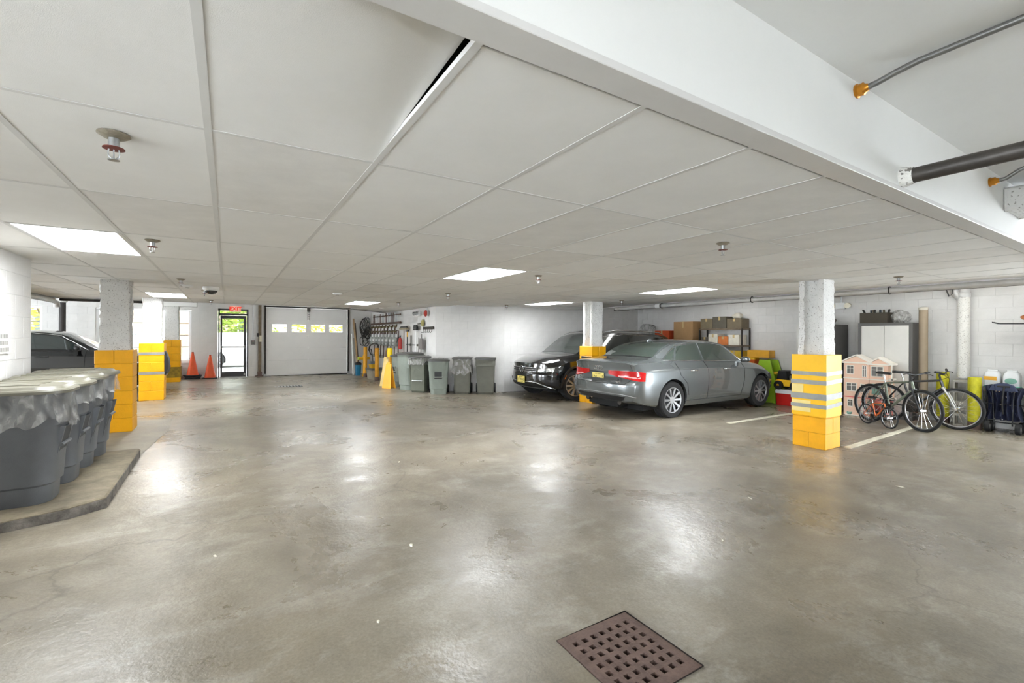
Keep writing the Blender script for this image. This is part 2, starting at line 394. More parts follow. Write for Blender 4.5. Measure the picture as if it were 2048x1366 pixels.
# far wall with windows, glazed door and roller door; s is measured from x = -8
WIN = [(-6.2, -4.30), (-3.20, -0.95)]
HOLES = [(8 + a, 8 + b, 0.60, 2.17) for a, b in WIN] + [(8 - 0.255, 8 + 0.595, -0.06, 2.245), (8 + 1.10, 8 + 3.74, -0.06, 2.34)]
block_wall('wall_far', -8.0, FARY, 4.57, FARY, -0.06, 2.7, 0.22, holes=HOLES, s0=3.0, s1=12.57)
# raised ceilings beyond, beside and behind the tiled field
m = MB(); m.box(-8, 11.2, -3.4, 0.93, UZ, UZ + 0.1); struct('ceiling_raised', m, PLASTER)
m = MB(); m.box(8.45, 11.2, 0.93, 10.3, UZ, UZ + 0.1); struct('ceiling_side', m, PLASTER)
m = MB(); m.box(-8, 4.75, 13.05, 17.7, 2.62, 2.72); struct('ceiling_far', m, PLASTER)
# plaster soffit face over the camera and its bottom strip
m = MB(); m.box(-8, 8.45, 0.93, 0.96, CZ + 0.01, UZ + 0.02); struct('wall_soffit', m, PLASTER)
m = MB(); m.box(-8, 8.45, 0.925, 1.03, CZ - 0.012, CZ + 0.012); struct('trim_1', m, pm('soffit_strip', (205, 203, 200), 0.45, var=0.03), bevel=0.002)
m = MB(); m.box(8.42, 8.45, 0.95, 10.1, CZ - 0.01, UZ); struct('wall_bulkhead_right', m, WHITE_WALL)
# bulkhead round the far edge of the tiles
m = MB(); m.box(-8, 2.38, 13.05, 13.07, CZ - 0.005, 2.64); m.add([(2.38,13.05,CZ-0.005),(4.56,15.40,CZ-0.005),(4.56,15.40,2.64),(2.38,13.05,2.64),(2.36,13.07,CZ-0.005),(4.54,15.42,CZ-0.005),(4.54,15.42,2.64),(2.36,13.07,2.64)],[(0,1,2,3),(5,4,7,6),(0,4,5,1),(2,6,7,3)])
struct('wall_bulkhead_far', m, WHITE_WALL)
# ---- tiled ceiling
X0, DX, Y0c, DY = -0.6725, 0.6099, 2.018, 1.1950
m = MB(); m.box(-8.1, 8.45, 0.94, 13.07, CZ + 0.10, CZ + 0.12); m.prism([(2.3,13.05),(4.56,13.05),(4.56,15.4)], CZ + 0.10, CZ + 0.12)
ceil = struct('ceiling', m, DARKSTEEL)
xs = [X0 + DX * i for i in range(-12, 16)]; xs = [x for x in xs if -8 < x < 8.45]
ys = [Y0c + DY * j for j in range(0, 12)]
LIGHTS = [(-1,2),(5,2),(11,2),(-1,7),(5,7),(11,5)]
def inside(x, y):
    if y < 13.05: return True
    return x > 2.38 and (y - 13.05) < (x - 2.38) * 2.35 / 2.18
tile_cache = {}
def tile(xa, xb, ya, yb, tilt=None):
    w, d = xb - xa, yb - ya; k = (round(w, 3), round(d, 3))
    if k not in tile_cache:
        mb = MB(); mb.box(0.004, w - 0.004, 0.004, d - 0.004, 0, 0.015); tile_cache[k] = (mb.mesh('ceiling_tile', 0.002), mb.mesh('ceiling_tile', 0.002))
    dirty = random.random() < 0.22
    o = obj('ceiling_tile', tile_cache[k][dirty], TILE2 if dirty else TILE, ceil)
    o.location = (xa, ya, CZ + 0.0005 + random.uniform(0, 0.0015))
    if tilt: o.rotation_euler = tilt
    return o
XL = [-8] + xs + [8.42]; YL = [1.050] + [y for y in ys if y < 13.0] + [13.045]
for i in range(len(XL) - 1):
    for j in range(len(YL) - 1):
        xa, xb, ya, yb = XL[i], XL[i+1], YL[j], YL[j+1]
        if xb < LEFTX - 0.7 and yb < 6.6: continue
        if xa > 6.3 and ya > 10.2: continue
        gi = round((xa - X0) / DX); gj = round((ya - Y0c) / DY)
        if (gi, gj) in LIGHTS and abs(xa - (X0 + DX*gi)) < 0.01: continue
        if yb > 11.1 and xa > 4.5: continue
        o = tile(xa, xb, ya, yb)
        if gi == 1 and j == 0:                                         # the one warped tile beside the soffit
            w_, d_ = xb - xa, yb - ya; lift = lambda a, b: 0.055 * a * a * (1 - b) ** 0.8
            gg = [[(0.004 + (w_ - 0.008) * a / 8, 0.004 + (d_ - 0.008) * b / 8, lift(a / 8, b / 8)) for a in range(9)] for b in range(9)]
            mw = MB(); mw.grid(gg, [[(p[0], p[1], p[2] + 0.015) for p in r] for r in gg]); o.data = mw.mesh('ceiling_tile', smooth=40); o.data.materials.append(TILE)
for x0_, x1_, y0_, y1_ in ((2.987,3.597,13.06,13.5),(3.597,4.207,13.06,14.25),(4.207,4.55,13.06,14.25),(4.207,4.55,14.26,14.9)): tile(x0_, x1_, y0_, y1_)
for x in xs:
    if x > 6.3: y1 = 10.13
    elif x > 4.56: y1 = 11.03 - max(0, (x - 4.57) * 0.596)
    elif x > 2.38: y1 = 13.05 + (x - 2.38) * 1.078
    else: y1 = 13.05
    y0 = 6.55 if x < LEFTX else 1.03
    m = MB(); m.box(x - 0.012, x + 0.012, y0, y1, CZ - 0.0012, CZ + 0.0005); m.box(x - 0.002, x + 0.002, y0, y1, CZ + 0.002, CZ + 0.03)
    obj('grid_bar', m, BAR, ceil)
for y in [y for y in ys if y < 14.5]:
    x0 = LEFTX if y < 6.5 else -8
    x1 = 8.42 if y < 10.1 else (4.56 if y > 11.0 else 5.5)
    if y > 13.05: x0 = 2.38 + (y - 13.05) * 0.93
    m = MB(); m.box(x0, x1, y - 0.010, y + 0.010, CZ - 0.0009, CZ + 0.0005)
    obj('cross_bar', m, BAR, ceil)
# ---- ceiling light panels
DIFF = pm('lit_diffuser', (248, 252, 255), 0.5, var=0.0, emit=LAMP)
LAB = {(-1,2):'bright recessed ceiling light panel nearest the left wall and bins', (5,2):'bright recessed ceiling light panel over the middle of the aisle', (11,2):'bright recessed ceiling light panel above the grey sedan',
       (-1,7):'small-looking ceiling light panel beside the second yellow column', (5,7):'far ceiling light panel between roller door and gas meters', (11,5):'ceiling light panel above the black crossover by white column'}
for gi, gj in LIGHTS:
    xa, ya = X0 + DX*gi, Y0c + DY*gj
    t = thing('ceiling_light', LAB[(gi,gj)], 'light', (xa + DX/2, ya + DY/2, CZ), group='recessed ceiling light panels')
    m = MB(); w, d = DX - 0.03, DY - 0.03
    for a in (-1, 1):
        m.box(a*w/2 - 0.014, a*w/2 + 0.014, -d/2, d/2, -0.003, 0.05); m.box(-w/2, w/2, a*d/2 - 0.014, a*d/2 + 0.014, -0.003, 0.05)
    part(t, 'frame', m, BAR)
    m = MB(); m.box(-w/2 + 0.01, w/2 - 0.01, -d/2 + 0.01, d/2 - 0.01, 0.004, 0.012); part(t, 'diffuser', m, DIFF)
    m = MB(); m.box(-w/2, w/2, -d/2, d/2, 0.04, 0.09); part(t, 'housing', m, STEEL)
# unseen strip lights added on the raised ceilings to brighten storage and far walls
for k, (x, y, zc, lb) in enumerate([(9.75, 2.6, UZ, 'unseen fill light added over the storage corner above the pipe'), (9.75, 6.6, UZ, 'unseen fill light added over the shelving above the pipe'), (2.0, 15.2, 2.62, 'unseen fill light added on raised ceiling before the roller door'), (-2.6, 15.2, 2.62, 'unseen fill light added on raised ceiling before the windows')]):
    t = thing('fill_strip_light', lb, 'light', (x, y, zc), PI/2 if k in (2, 3) else 0, 'unseen fill lights added on the raised ceilings')
    m = MB(); m.box(-0.09, 0.09, -0.62, 0.62, -0.03, 0); part(t, 'housing', m, WHITEPL)
    m = MB(); m.prism([(-0.08,-0.03),(0.08,-0.03),(0.06,-0.075),(-0.06,-0.075)], -0.6, 0.6, Matrix.Rotation(PI/2, 4, 'X')); part(t, 'diffuser', m, pm('fill_strip_diffuser_%d' % (k < 2), (255, 255, 252), 0.5, var=0.0, emit=LAMP * (0.45 if k < 2 else 1.0)))
# ------------------------------------------------------------------ columns: sprayed steel shaft in a sleeve of yellow blocks
def column(label, x, y, h, ny=0.40, top=CZ, rough_seed=0, courses=6):
    z0 = fz(x); t = thing('column', label, 'column', (x, y, z0), group='yellow-sleeved columns'); rnd = random.Random(rough_seed)
    H = top - z0
    # I-shaped shaft with a lumpy sprayed skin
    prof = [(-.15,-.15),(.15,-.15),(.16,-.12),(.15,-.085),(.06,-.075),(.045,-.05),(.045,.05),(.06,.075),(.15,.085),(.16,.12),(.15,.15),(-.15,.15),(-.16,.12),(-.15,.085),(-.06,.075),(-.045,.05),(-.045,-.05),(-.06,-.075),(-.15,-.085),(-.16,-.12)]
    fine = []
    for k in range(len(prof)):
        a, b = prof[k], prof[(k+1) % len(prof)]; n = max(1, int(math.hypot(b[0]-a[0], b[1]-a[1]) / 0.035))
        fine += [(a[0]+(b[0]-a[0])*i/n, a[1]+(b[1]-a[1])*i/n) for i in range(n)]
    m = MB(); rings = []; nz = 46
    off = [rnd.uniform(-.006,.006) for _ in fine]
    for k in range(nz + 1):
        z = h - 0.03 + (H - h + 0.03) * k / nz
        g = 1 + 0.05 * math.exp(-((z - h) / 0.12) ** 2)
        off = [o*0.55 + rnd.uniform(-.006,.006) for o in off]
        rings.append([(px*g + off[i]*(1 if px > 0 else -1), py*g + off[i]*0.6*(1 if py > 0 else -1), z) for i, (px, py) in enumerate(fine)])
    m.rings(rings); part(t, 'shaft', m, COAT, smooth=60)
    # sleeve
    m = MB(); w = ny / 2 - 0.006; m.box(-w, w, -w, w, 0, h - 0.004); part(t, 'sleeve_core', m, YELLOW_JOINT)
    ch = h / courses; g = 0.0025; q = ny / 2
    ma = MB(); ma.box(-q, q, -q, -g, g, ch - g); A = ma.mesh('block', 0.005, 1)
    mb_ = MB(); mb_.box(-q, q, g, q, g, ch - g); B = mb_.mesh('block', 0.005, 1)
    for k in range(courses):
        for me in (A, B):
            o = obj('block', me, YELLOW, t); o.location = (rnd.uniform(-.002,.002), rnd.uniform(-.002,.002), k * ch)
            o.rotation_euler = (0, 0, PI/2 * (k % 2))
    return t
def band(t, q, z, w, tilt=0.0, mat=None, name='tape_band'):
    m = MB(); o = q + 0.006; r = q + 0.002
    out = [(-o,-o),(o,-o),(o,o),(-o,o)]; inn = [(-r,-r),(r,-r),(r,r),(-r,r)]
    zz = lambda p: z + tilt * p[0]
    m.rings([[(p[0],p[1],zz(p)-w/2) for p in out],[(p[0],p[1],zz(p)+w/2) for p in out],[(p[0],p[1],zz(p)+w/2) for p in inn],[(p[0],p[1],zz(p)-w/2) for p in inn],[(p[0],p[1],zz(p)-w/2) for p in out]], cap=False)
    return part(t, name, m, mat or TAPE)
c1 = column('pitted white column in plain yellow block sleeve right behind the near bins', -1.32, 8.40, 1.135, rough_seed=1)
c2 = column('white column whose yellow sleeve carries two grey tape bands and black bumper', -1.315, 12.05, 1.17, 0.41, rough_seed=2)
c3 = column('farthest white column with soiled yellow sleeve by the traffic cones', -1.335, 16.25, 1.20, 0.39, top=2.20, rough_seed=3)
cT = column('white column in yellow sleeve between black crossover and grey sedan', 6.90, 7.68, 1.24, 0.41, rough_seed=4)
cR = column('white column with yellow padded sleeve under four grey tape bands', 6.72, 3.05, 1.22, 0.405, rough_seed=5)
for z in (0.96, 0.555): band(c2, 0.205, z, 0.055)
m = MB(); m.rings([[(0.205 + d * math.sin(PI * (0.04 + 0.92*k/12)) , y, 0.50 + 0.50*k/12) for d, y in ((0.0,-.16),(0.075,-.14),(0.085,0),(0.075,.14),(0.0,.16))] for k in range(13)]); part(c2, 'bumper_pad', m, BLACKPL, smooth=50, label='black curved rubber bumper strapped to the sleeve')
m = MB(); m.box(-.10,.0,-.212,-.19,0.1,0.42)
band(c3, 0.196, 0.28, 0.30, mat=pm('scuffed_yellow', (150, 120, 30), 0.7, var=0.45, scale=9), name='scuff_band')
# beam stub on the farthest column
m = MB(); m.box(-1.62, -0.75, 16.05, 16.45, 2.20, 2.62); struct('beam_stub', m, PLASTER, bevel=0.01)['kind'] = 'structure'
# black mat on the column beside the sedan
m = MB(); pr = [(-0.213, 0.14), (-0.213,-0.213), (0.213,-0.213), (0.213,0.05)]
o2 = [(-0.205,0.14),(-0.205,-0.205),(0.205,-0.205),(0.205,0.05)]
m.rings([[(x,y,z) for x, y in pr + o2[::-1]] for z in (0.42, 1.02)]); part(cT, 'bumper_mat', m, BLACKPL, bevel=0.004, label='black foam mat wrapped round the corner')
# yellow board wrapped round the near right column, with tape and pale patches
m = MB(); q = 0.212; m.rings([[(x*q,y*q,z) for x,y in ((-1,-1),(1,-1),(1,1),(-1,1))] for z in (0.42,1.225)]); part(cR, 'wrap_board', m, pm('yellow_board', (248, 192, 22), 0.45, var=0.05), bevel=0.004)
for z, w, tl in ((0.985,0.05,0.03),(0.875,0.055,0.05),(0.685,0.075,0.03),(0.565,0.05,0.06)): band(cR, 0.212, z, w, tl)
m = MB(); m.box(-0.2165,-0.2125,-0.03,0.205,0.47,0.62); m.box(-0.2165,-0.2125,0.06,0.205,0.72,0.83); part(cR, 'pale_patch', m, pm('pale_board', (236, 214, 140), 0.6, var=0.05))
# ------------------------------------------------------------------ wheeled bins
def liner(root, w, d, r, H, drop, seed, lo=0.0, hi=1.0):
    rnd = random.Random(seed); base = rrect(w, d, r, 7); n = len(base); sub = []
    for k in range(n):
        a, b = base[k], base[(k+1) % n]
        ns = max(1, int(math.hypot(b[0]-a[0], b[1]-a[1]) / 0.035)); sub += [(a[0]+(b[0]-a[0])*i/ns, a[1]+(b[1]-a[1])*i/ns) for i in range(ns)]
    n = len(sub); ph = [rnd.uniform(0, 6.28) for _ in range(6)]
    def wob(i, f): return sum(math.sin(f_ * 2*PI*i/n + ph[k] + f*3*k) * a_ for k, (f_, a_) in enumerate(((3,.5),(7,.35),(13,.28),(21,.2))))
    rings = []
    for k in range(9):
        f = k / 8
        ring = []
        for i, (x, y) in enumerate(sub):
            dr = drop * (1 + 0.22 * wob(i, 0))
            e = 0.008 + (0.022 * f + 0.012 * f * wob(i, f)) + (0.01 if k in (1,) else 0) + 0.012 * f * math.sin(i*1.9 + k)
            L = math.hypot(x, y); ring.append((x + x/L*e, y + y/L*e, H + 0.006 - dr * f))
        rings.append(ring)
    m = MB(); m.rings(rings, cap=False)
    o = part(root, 'liner_bag', m, FILM, smooth=40, label='clear plastic liner folded over the rim'); return o
def wheel(root, x, y, z, r, w=0.05, name='wheel'):
    m = MB(); Mx = Matrix.Translation((x, y, z)) @ Matrix.Rotation(PI/2, 4, 'Y')
    m.lathe([(r*0.55,-w/2),(r*0.92,-w/2),(r,-w/2+0.012),(r,w/2-0.012),(r*0.92,w/2),(r*0.55,w/2),(r*0.55,-w/2)], 20, Mx)
    t = part(root, name, m, RUBBER, smooth=40)
    m = MB(); m.lathe([(0.0,-w/2+.006),(r*0.56,-w/2+.006),(r*0.56,w/2-.006),(0.0,w/2-.006)], 16, Mx); part(t, 'hub', m, pm('hub_grey', (150,150,146), 0.5), smooth=40)
    return t
def bin_round(label, x, y, z, rz, W=0.52, D=0.62, H=0.82, body=GREYBIN, lidm=GREYLID, group=None, bag=0.0, seed=0, lid_tilt=0.0, paper=True, handle=True):
    """soft-cornered rollout bin: collar, hand-hold slot, stepped foot, ribbed lid; front looks to -y"""
    t = thing('wheeled_bin', label, 'bin', (x, y, z), rz, group)
    def ring(f, zz, ww=None): w_, d_ = W*f, D*f; return [(a, b, zz) for a, b in rrect(w_, d_, 0.15*f, 6)]
    m = MB(); m.rings([ring(.76,.0),ring(.775,.012),ring(.79,.13),ring(.845,.145),ring(.93,.565),ring(.965,.58),ring(.985,H-.03),ring(1.0,H-.02),ring(1.0,H)]); part(t, 'body', m, body, smooth=35)
    # hand-hold slot under the collar at the front, its rail and the ribs beside it
    if handle:
        m = MB(); fy = -D/2*0.90
        for s in (-1, 1): m.add([(s*.10-.012,fy-.035,.56),(s*.10+.012,fy-.035,.56),(s*.10+.012,fy+.05,.15),(s*.10-.012,fy+.05,.15),(s*.10-.012,fy+.06,.56),(s*.10+.012,fy+.06,.56),(s*.10+.012,fy+.09,.15),(s*.10-.012,fy+.09,.15)],[(0,1,2,3),(4,7,6,5),(0,4,5,1),(3,2,6,7),(0,3,7,4),(1,5,6,2)])
        m.cyl((-.11,fy-.012,.42),(.11,fy-.012,.42),.014,n=8); part(t, 'grip_rail', m, body, smooth=40)
        m = MB(); m.add([(-.09,fy-.030,.55),(.09,fy-.030,.55),(.09,fy+.035,.2),(-.09,fy+.035,.2),(-.09,fy+.03,.55),(.09,fy+.03,.55),(.09,fy+.07,.2),(-.09,fy+.07,.2)],[(0,1,2,3),(4,7,6,5),(0,4,5,1),(3,2,6,7),(0,3,7,4),(1,5,6,2)]); part(t, 'grip_slot', m, pm('slot_shade', (58,60,62), 0.6))
    # lid, hinged at the back
    m = MB(); lr = lambda f, zz: [(a, b - 0.01, H + zz + lid_tilt*(D/2 - b)) for a, b in rrect((W+.045)*f, (D+.06)*f, .16*f, 6)]
    m.rings([lr(1,.002),lr(1.0,.022),lr(.97,.034),lr(.9,.036),lr(.84,.055),lr(.4,.066)]); lid = part(t, 'lid', m, lidm, smooth=30)
    m = MB()
    for k in (-1, 0, 1):
        for q in range(2):
            pass
        m.box(k*.12-.022, k*.12+.022, -D*.30, D*.34, H+.05, H+.067)
    part(lid, 'lid_rib', m, lidm, bevel=.008, seg=2, smooth=40) if abs(lid_tilt) < 1e-6 else None
    if paper:
        m = MB(); m.box(-.11,.07,-D*.46,-D*.30,H+.0385,H+.0405); m.v = [(a, b, c + lid_tilt*(D/2-b)) for a, b, c in m.v]; part(lid, 'sticker', m, PAPER, label='pale paper sticker')
    m = MB(); m.tube([(-W*.36,D/2-.01,H-.05),(-W*.36,D/2+.055,H-.03),(W*.36,D/2+.055,H-.03),(W*.36,D/2-.01,H-.05)], .014, 8); part(t, 'handle', m, body, smooth=50)
    m = MB(); m.cyl((-W*.44,D*.36,.10),(W*.44,D*.36,.10),.012,n=8); ax = part(t, 'axle', m, STEEL)
    for s in (-1, 1): wheel(t, s*W*.43, D*.38, .105, .105)
    if bag: liner(t, W, D, .15, H, bag, seed)
    return t
def bin_square(label, x, y, z, rz, W=0.50, D=0.56, H=0.86, body=OLIVEBIN, lidm=DARKLID, group=None, bag=0.0, seed=0, notch=True, rail=False):
    """boxy refuse cart: straight taper, panel rim, arched recess, flat lid, two wheels behind"""
    t = thing('wheeled_bin', label, 'bin', (x, y, z), rz, group)
    def ring(f, g, zz, r=.05): return [(a, b + (1-g)*D*.25, zz) for a, b in rrect(W*f, D*g, r, 4)]
    m = MB(); m.rings([ring(.80,.72,0),ring(.81,.73,.015),ring(.86,.80,.05),ring(.95,.94,H-.16),ring(1,1,H-.155),ring(1,1,H)]); part(t, 'body', m, body, smooth=30)
    fy = lambda zz: -D/2*(.72+.22*zz/(H-.16)) + (1-(.72+.22*zz/(H-.16)))*D*.25
    if notch:
        m = MB(); arch = [(-.075,.30),(.075,.30)] + [(.075*math.cos(a), .50+.075*math.sin(a)) for a in [PI*k/10 for k in range(11)]]
        m.add([(px, fy(pz)-.002, pz) for px, pz in arch] + [(px, fy(pz)+.03, pz) for px, pz in arch],[tuple(range(len(arch))),tuple(reversed(range(len(arch),2*len(arch))))]+[(i,(i+1)%len(arch),len(arch)+(i+1)%len(arch),len(arch)+i) for i in range(len(arch))]); part(t, 'arch_recess', m, pm('recess_shade', (60,60,54), 0.7))
        m = MB()
        for k in range(12):
            a0, a1 = PI*k/12, PI*(k+1)/12
            f = lambda a, r: (r*math.cos(a), fy(.5+r*math.sin(a))-.012, .5+r*math.sin(a))
            m.add([f(a0,.078),f(a1,.078),f(a1,.098),f(a0,.098)]+[(p[0],p[1]+.02,p[2]) for p in (f(a0,.078),f(a1,.078),f(a1,.098),f(a0,.098))],[(0,1,2,3),(7,6,5,4),(0,4,5,1),(2,6,7,3)])
        part(t, 'arch_rim', m, body)
    m = MB()
    for s in (-1, 1): m.add([(s*.17-.012,fy(.05)-.012,.05),(s*.17+.012,fy(.05)-.012,.05),(s*.19+.012,fy(H-.17)-.012,H-.17),(s*.19-.012,fy(H-.17)-.012,H-.17),(s*.17-.012,fy(.05)+.02,.05),(s*.17+.012,fy(.05)+.02,.05),(s*.19+.012,fy(H-.17)+.02,H-.17),(s*.19-.012,fy(H-.17)+.02,H-.17)],[(0,1,2,3),(4,7,6,5),(0,4,5,1),(3,2,6,7),(0,3,7,4),(1,5,6,2)])
    part(t, 'rib', m, body)
    if rail:
        m = MB(); m.cyl((-.12,fy(.30)-.03,.30),(.12,fy(.30)-.03,.30),.014,n=10)
        for s in (-1,1): m.cyl((s*.12,fy(.3)-.03,.30),(s*.12,fy(.3)+.03,.30),.02,n=10)
        part(t, 'grab_bar', m, STEEL, smooth=50)
    m = MB(); lr = lambda f, zz: [(a, b - .01, H + zz) for a, b in rrect((W+.04)*f, (D+.05)*f, .05*f, 4)]
    m.rings([lr(1,.002),lr(1,.03),lr(.96,.04),lr(.5,.055)]); lid = part(t, 'lid', m, lidm, smooth=30)
    m = MB(); m.cyl((-W*.45,D/2+.03,H+.01),(W*.45,D/2+.03,H+.01),.02,n=10)
    for s in (-1,1): m.box(s*.12-.02,s*.12+.02,D/2-.04,D/2+.04,H-.01,H+.05)
    part(t, 'hinge_bar', m, lidm, smooth=40)
    for s in (-1, 1): wheel(t, s*W*.47, D*.44, .125, .125, .045)
    if bag: liner(t, W, D, .05, H, bag, seed)
    return t
G1 = 'grey wheeled bins on the raised pad'
bin_round('nearest grey bin on the raised pad, liner hanging over its rim', -1.375, 4.90, PADZ, PI/2, 0.47, 0.64, 0.82, group=G1, bag=.24, seed=1)
bin_round('second grey bin on the raised pad counted from the camera', -1.365, 5.43, PADZ, PI/2, 0.45, 0.64, 0.82, group=G1, bag=.17, seed=2)
bin_round('third grey bin on the raised pad counted from the camera', -1.36, 5.94, PADZ, PI/2, 0.39, 0.64, 0.83, group=G1, bag=.20, seed=3)
bin_round('grey bin at the far end of the raised pad by yellow column', -1.345, 6.41, PADZ, PI/2, 0.38, 0.64, 0.84, group=G1, bag=.17, seed=4)
G2 = 'bins along the white wall'
bin_round('slim grey-green bin farthest left in the wall row, behind wet floor signs', 4.15, 12.60, fz(4.2), -PI/2+.2, .42, .46, .83, GREENBIN, DARKLID, G2, handle=True, paper=False)
bin_round('big rounded grey-green bin second from left in the wall row', 4.10, 11.66, fz(4.1), -PI/2+.35, .56, .56, .92, GREENBIN, DARKLID, G2, paper=False, handle=False)
bin_square('olive square bin with arched recess and steel grab bar under small liner', 4.13, 11.02, fz(4.2), -.75, .42, .46, .86, pm('olive_green_bin', (112,116,104), .6, var=.1), DARKLID, G2, bag=.16, seed=7, rail=True)
bin_round('round grey-green bin with hand-hold slot in middle of the wall row', 4.42, 10.50, fz(4.4), -.45, .50, .52, .80, GREENBIN, DARKLID, G2, paper=False)
bin_square('dark olive cart half covered by a large clear plastic bag', 4.97, 10.30, fz(4.95), -.535, .44, .50, .86, group=G2, bag=.36, seed=9, notch=False)
bin_square('dark olive cart with arched recess at right end of the wall row', 5.46, 10.00, fz(5.42), -.535, .48, .50, .86, group=G2)
# ------------------------------------------------------------------ bollards and traffic cones
def bollard(label, x, y, h, r, mat, cap=None):
    z = fz(x); t = thing('bollard', label, 'bollard', (x, y, z), group='yellow bollards')
    m = MB(); m.lathe([(r,0),(r,h-.01),(r*.97,h),(r*.5,h+.006),(0.001,h+.008)], 18); part(t, 'post', m, mat, smooth=40)
    m = MB(); m.lathe([(r+.004,0),(r+.004,.10),(r+.001,.12)], 18); part(t, 'rusty_foot', m, RUST, smooth=40)
    if cap: m = MB(); m.lathe([(r*1.25,h-.25),(r*1.25,h),(r*.6,h+.01),(.001,h+.012)], 18); part(t, 'cap_sleeve', m, cap, smooth=40)
    return t
OCH = pm('ochre_post_paint', (222, 158, 30), .5, var=.15, scale=9)
LEMON = pm('lemon_post_paint', (196, 190, 30), .6, var=.2, scale=12, bump=.3)
bollard('ochre bollard nearest the roller door, in front of yellow hydrant', 4.00, 15.87, 1.02, .062, OCH)
bollard('middle ochre bollard in front of the gas meters', 4.00, 14.46, 1.02, .062, OCH)
bollard('ochre bollard wearing a bright yellow cap beside the wall bins', 3.99, 13.08, 1.05, .062, OCH, pm('bright_yellow_cap', (250,214,20), .45))
bollard('lemon yellow bollard next to the folded blue wagon', 10.50, 2.37, .85, .085, LEMON)
bollard('lemon yellow bollard partly hidden behind the bicycles', 10.78, 2.84, .90, .085, LEMON)
def cone(label, x, y, H, slabs):
    z = fz(x); t = thing('traffic_cone', label, 'cone', (x, y, z), group='orange traffic cones')
    m = MB()
    for k in range(slabs): m.prism([(a,b) for a,b in rrect(.40,.40,.05,3)], k*.045, k*.045+.03, T(0,0,0,.2*k))
    part(t, 'base', m, BLACKPL, bevel=.006)
    z0 = slabs*.045 - .015
    m = MB(); m.lathe([(.155,z0),(.15,z0+.02),(.032,z0+H-.03),(.028,z0+H),(.018,z0+H)], 24); part(t, 'cone_shell', m, ORANGE, smooth=40)
    m = MB(); m.lathe([(.020,z0+H-.02),(.030,z0+H-.012),(.030,z0+H+.006),(.012,z0+H+.008)], 16); part(t, 'tip', m, pm('cone_tip', (170,70,50), .5), smooth=40)
cone('taller orange traffic cone on stacked black bases below the window', -.90, 17.08, .70, 3)
cone('shorter orange traffic cone closer to the exit door', -.45, 17.05, .70, 1)
# ------------------------------------------------------------------ cars
def pchip(xk, yk, x):
    """monotone cubic interpolation"""
    xk = np.asarray(xk, float); yk = np.asarray(yk, float); h = np.diff(xk); dl = np.diff(yk) / h; n = len(xk); d = np.zeros(n)
    for i in range(1, n - 1):
        if dl[i-1] * dl[i] > 0:
            w1 = 2*h[i] + h[i-1]; w2 = h[i] + 2*h[i-1]; d[i] = (w1 + w2) / (w1/dl[i-1] + w2/dl[i])
    d[0], d[-1] = dl[0], dl[-1]
    i = np.clip(np.searchsorted(xk, x) - 1, 0, n - 2); t = (x - xk[i]) / h[i]
    return float((2*t**3-3*t**2+1)*yk[i] + (t**3-2*t**2+t)*h[i]*d[i] + (-2*t**3+3*t**2)*yk[i+1] + (t**3-t**2)*h[i]*d[i+1])
def crom(P, per):
    out = []
    for k in range(len(P) - 1):
        p0, p1, p2, p3 = P[max(k-1,0)], P[k], P[k+1], P[min(k+2,len(P)-1)]
        for i in range(per):
            t = i / per
            out.append(tuple(0.5*((2*b)+(-a+c)*t+(2*a-5*b+4*c-d)*t*t+(-a+3*b-3*c+d)*t**3) for a, b, c, d in zip(p0,p1,p2,p3)))
    out.append(P[-1]); return out
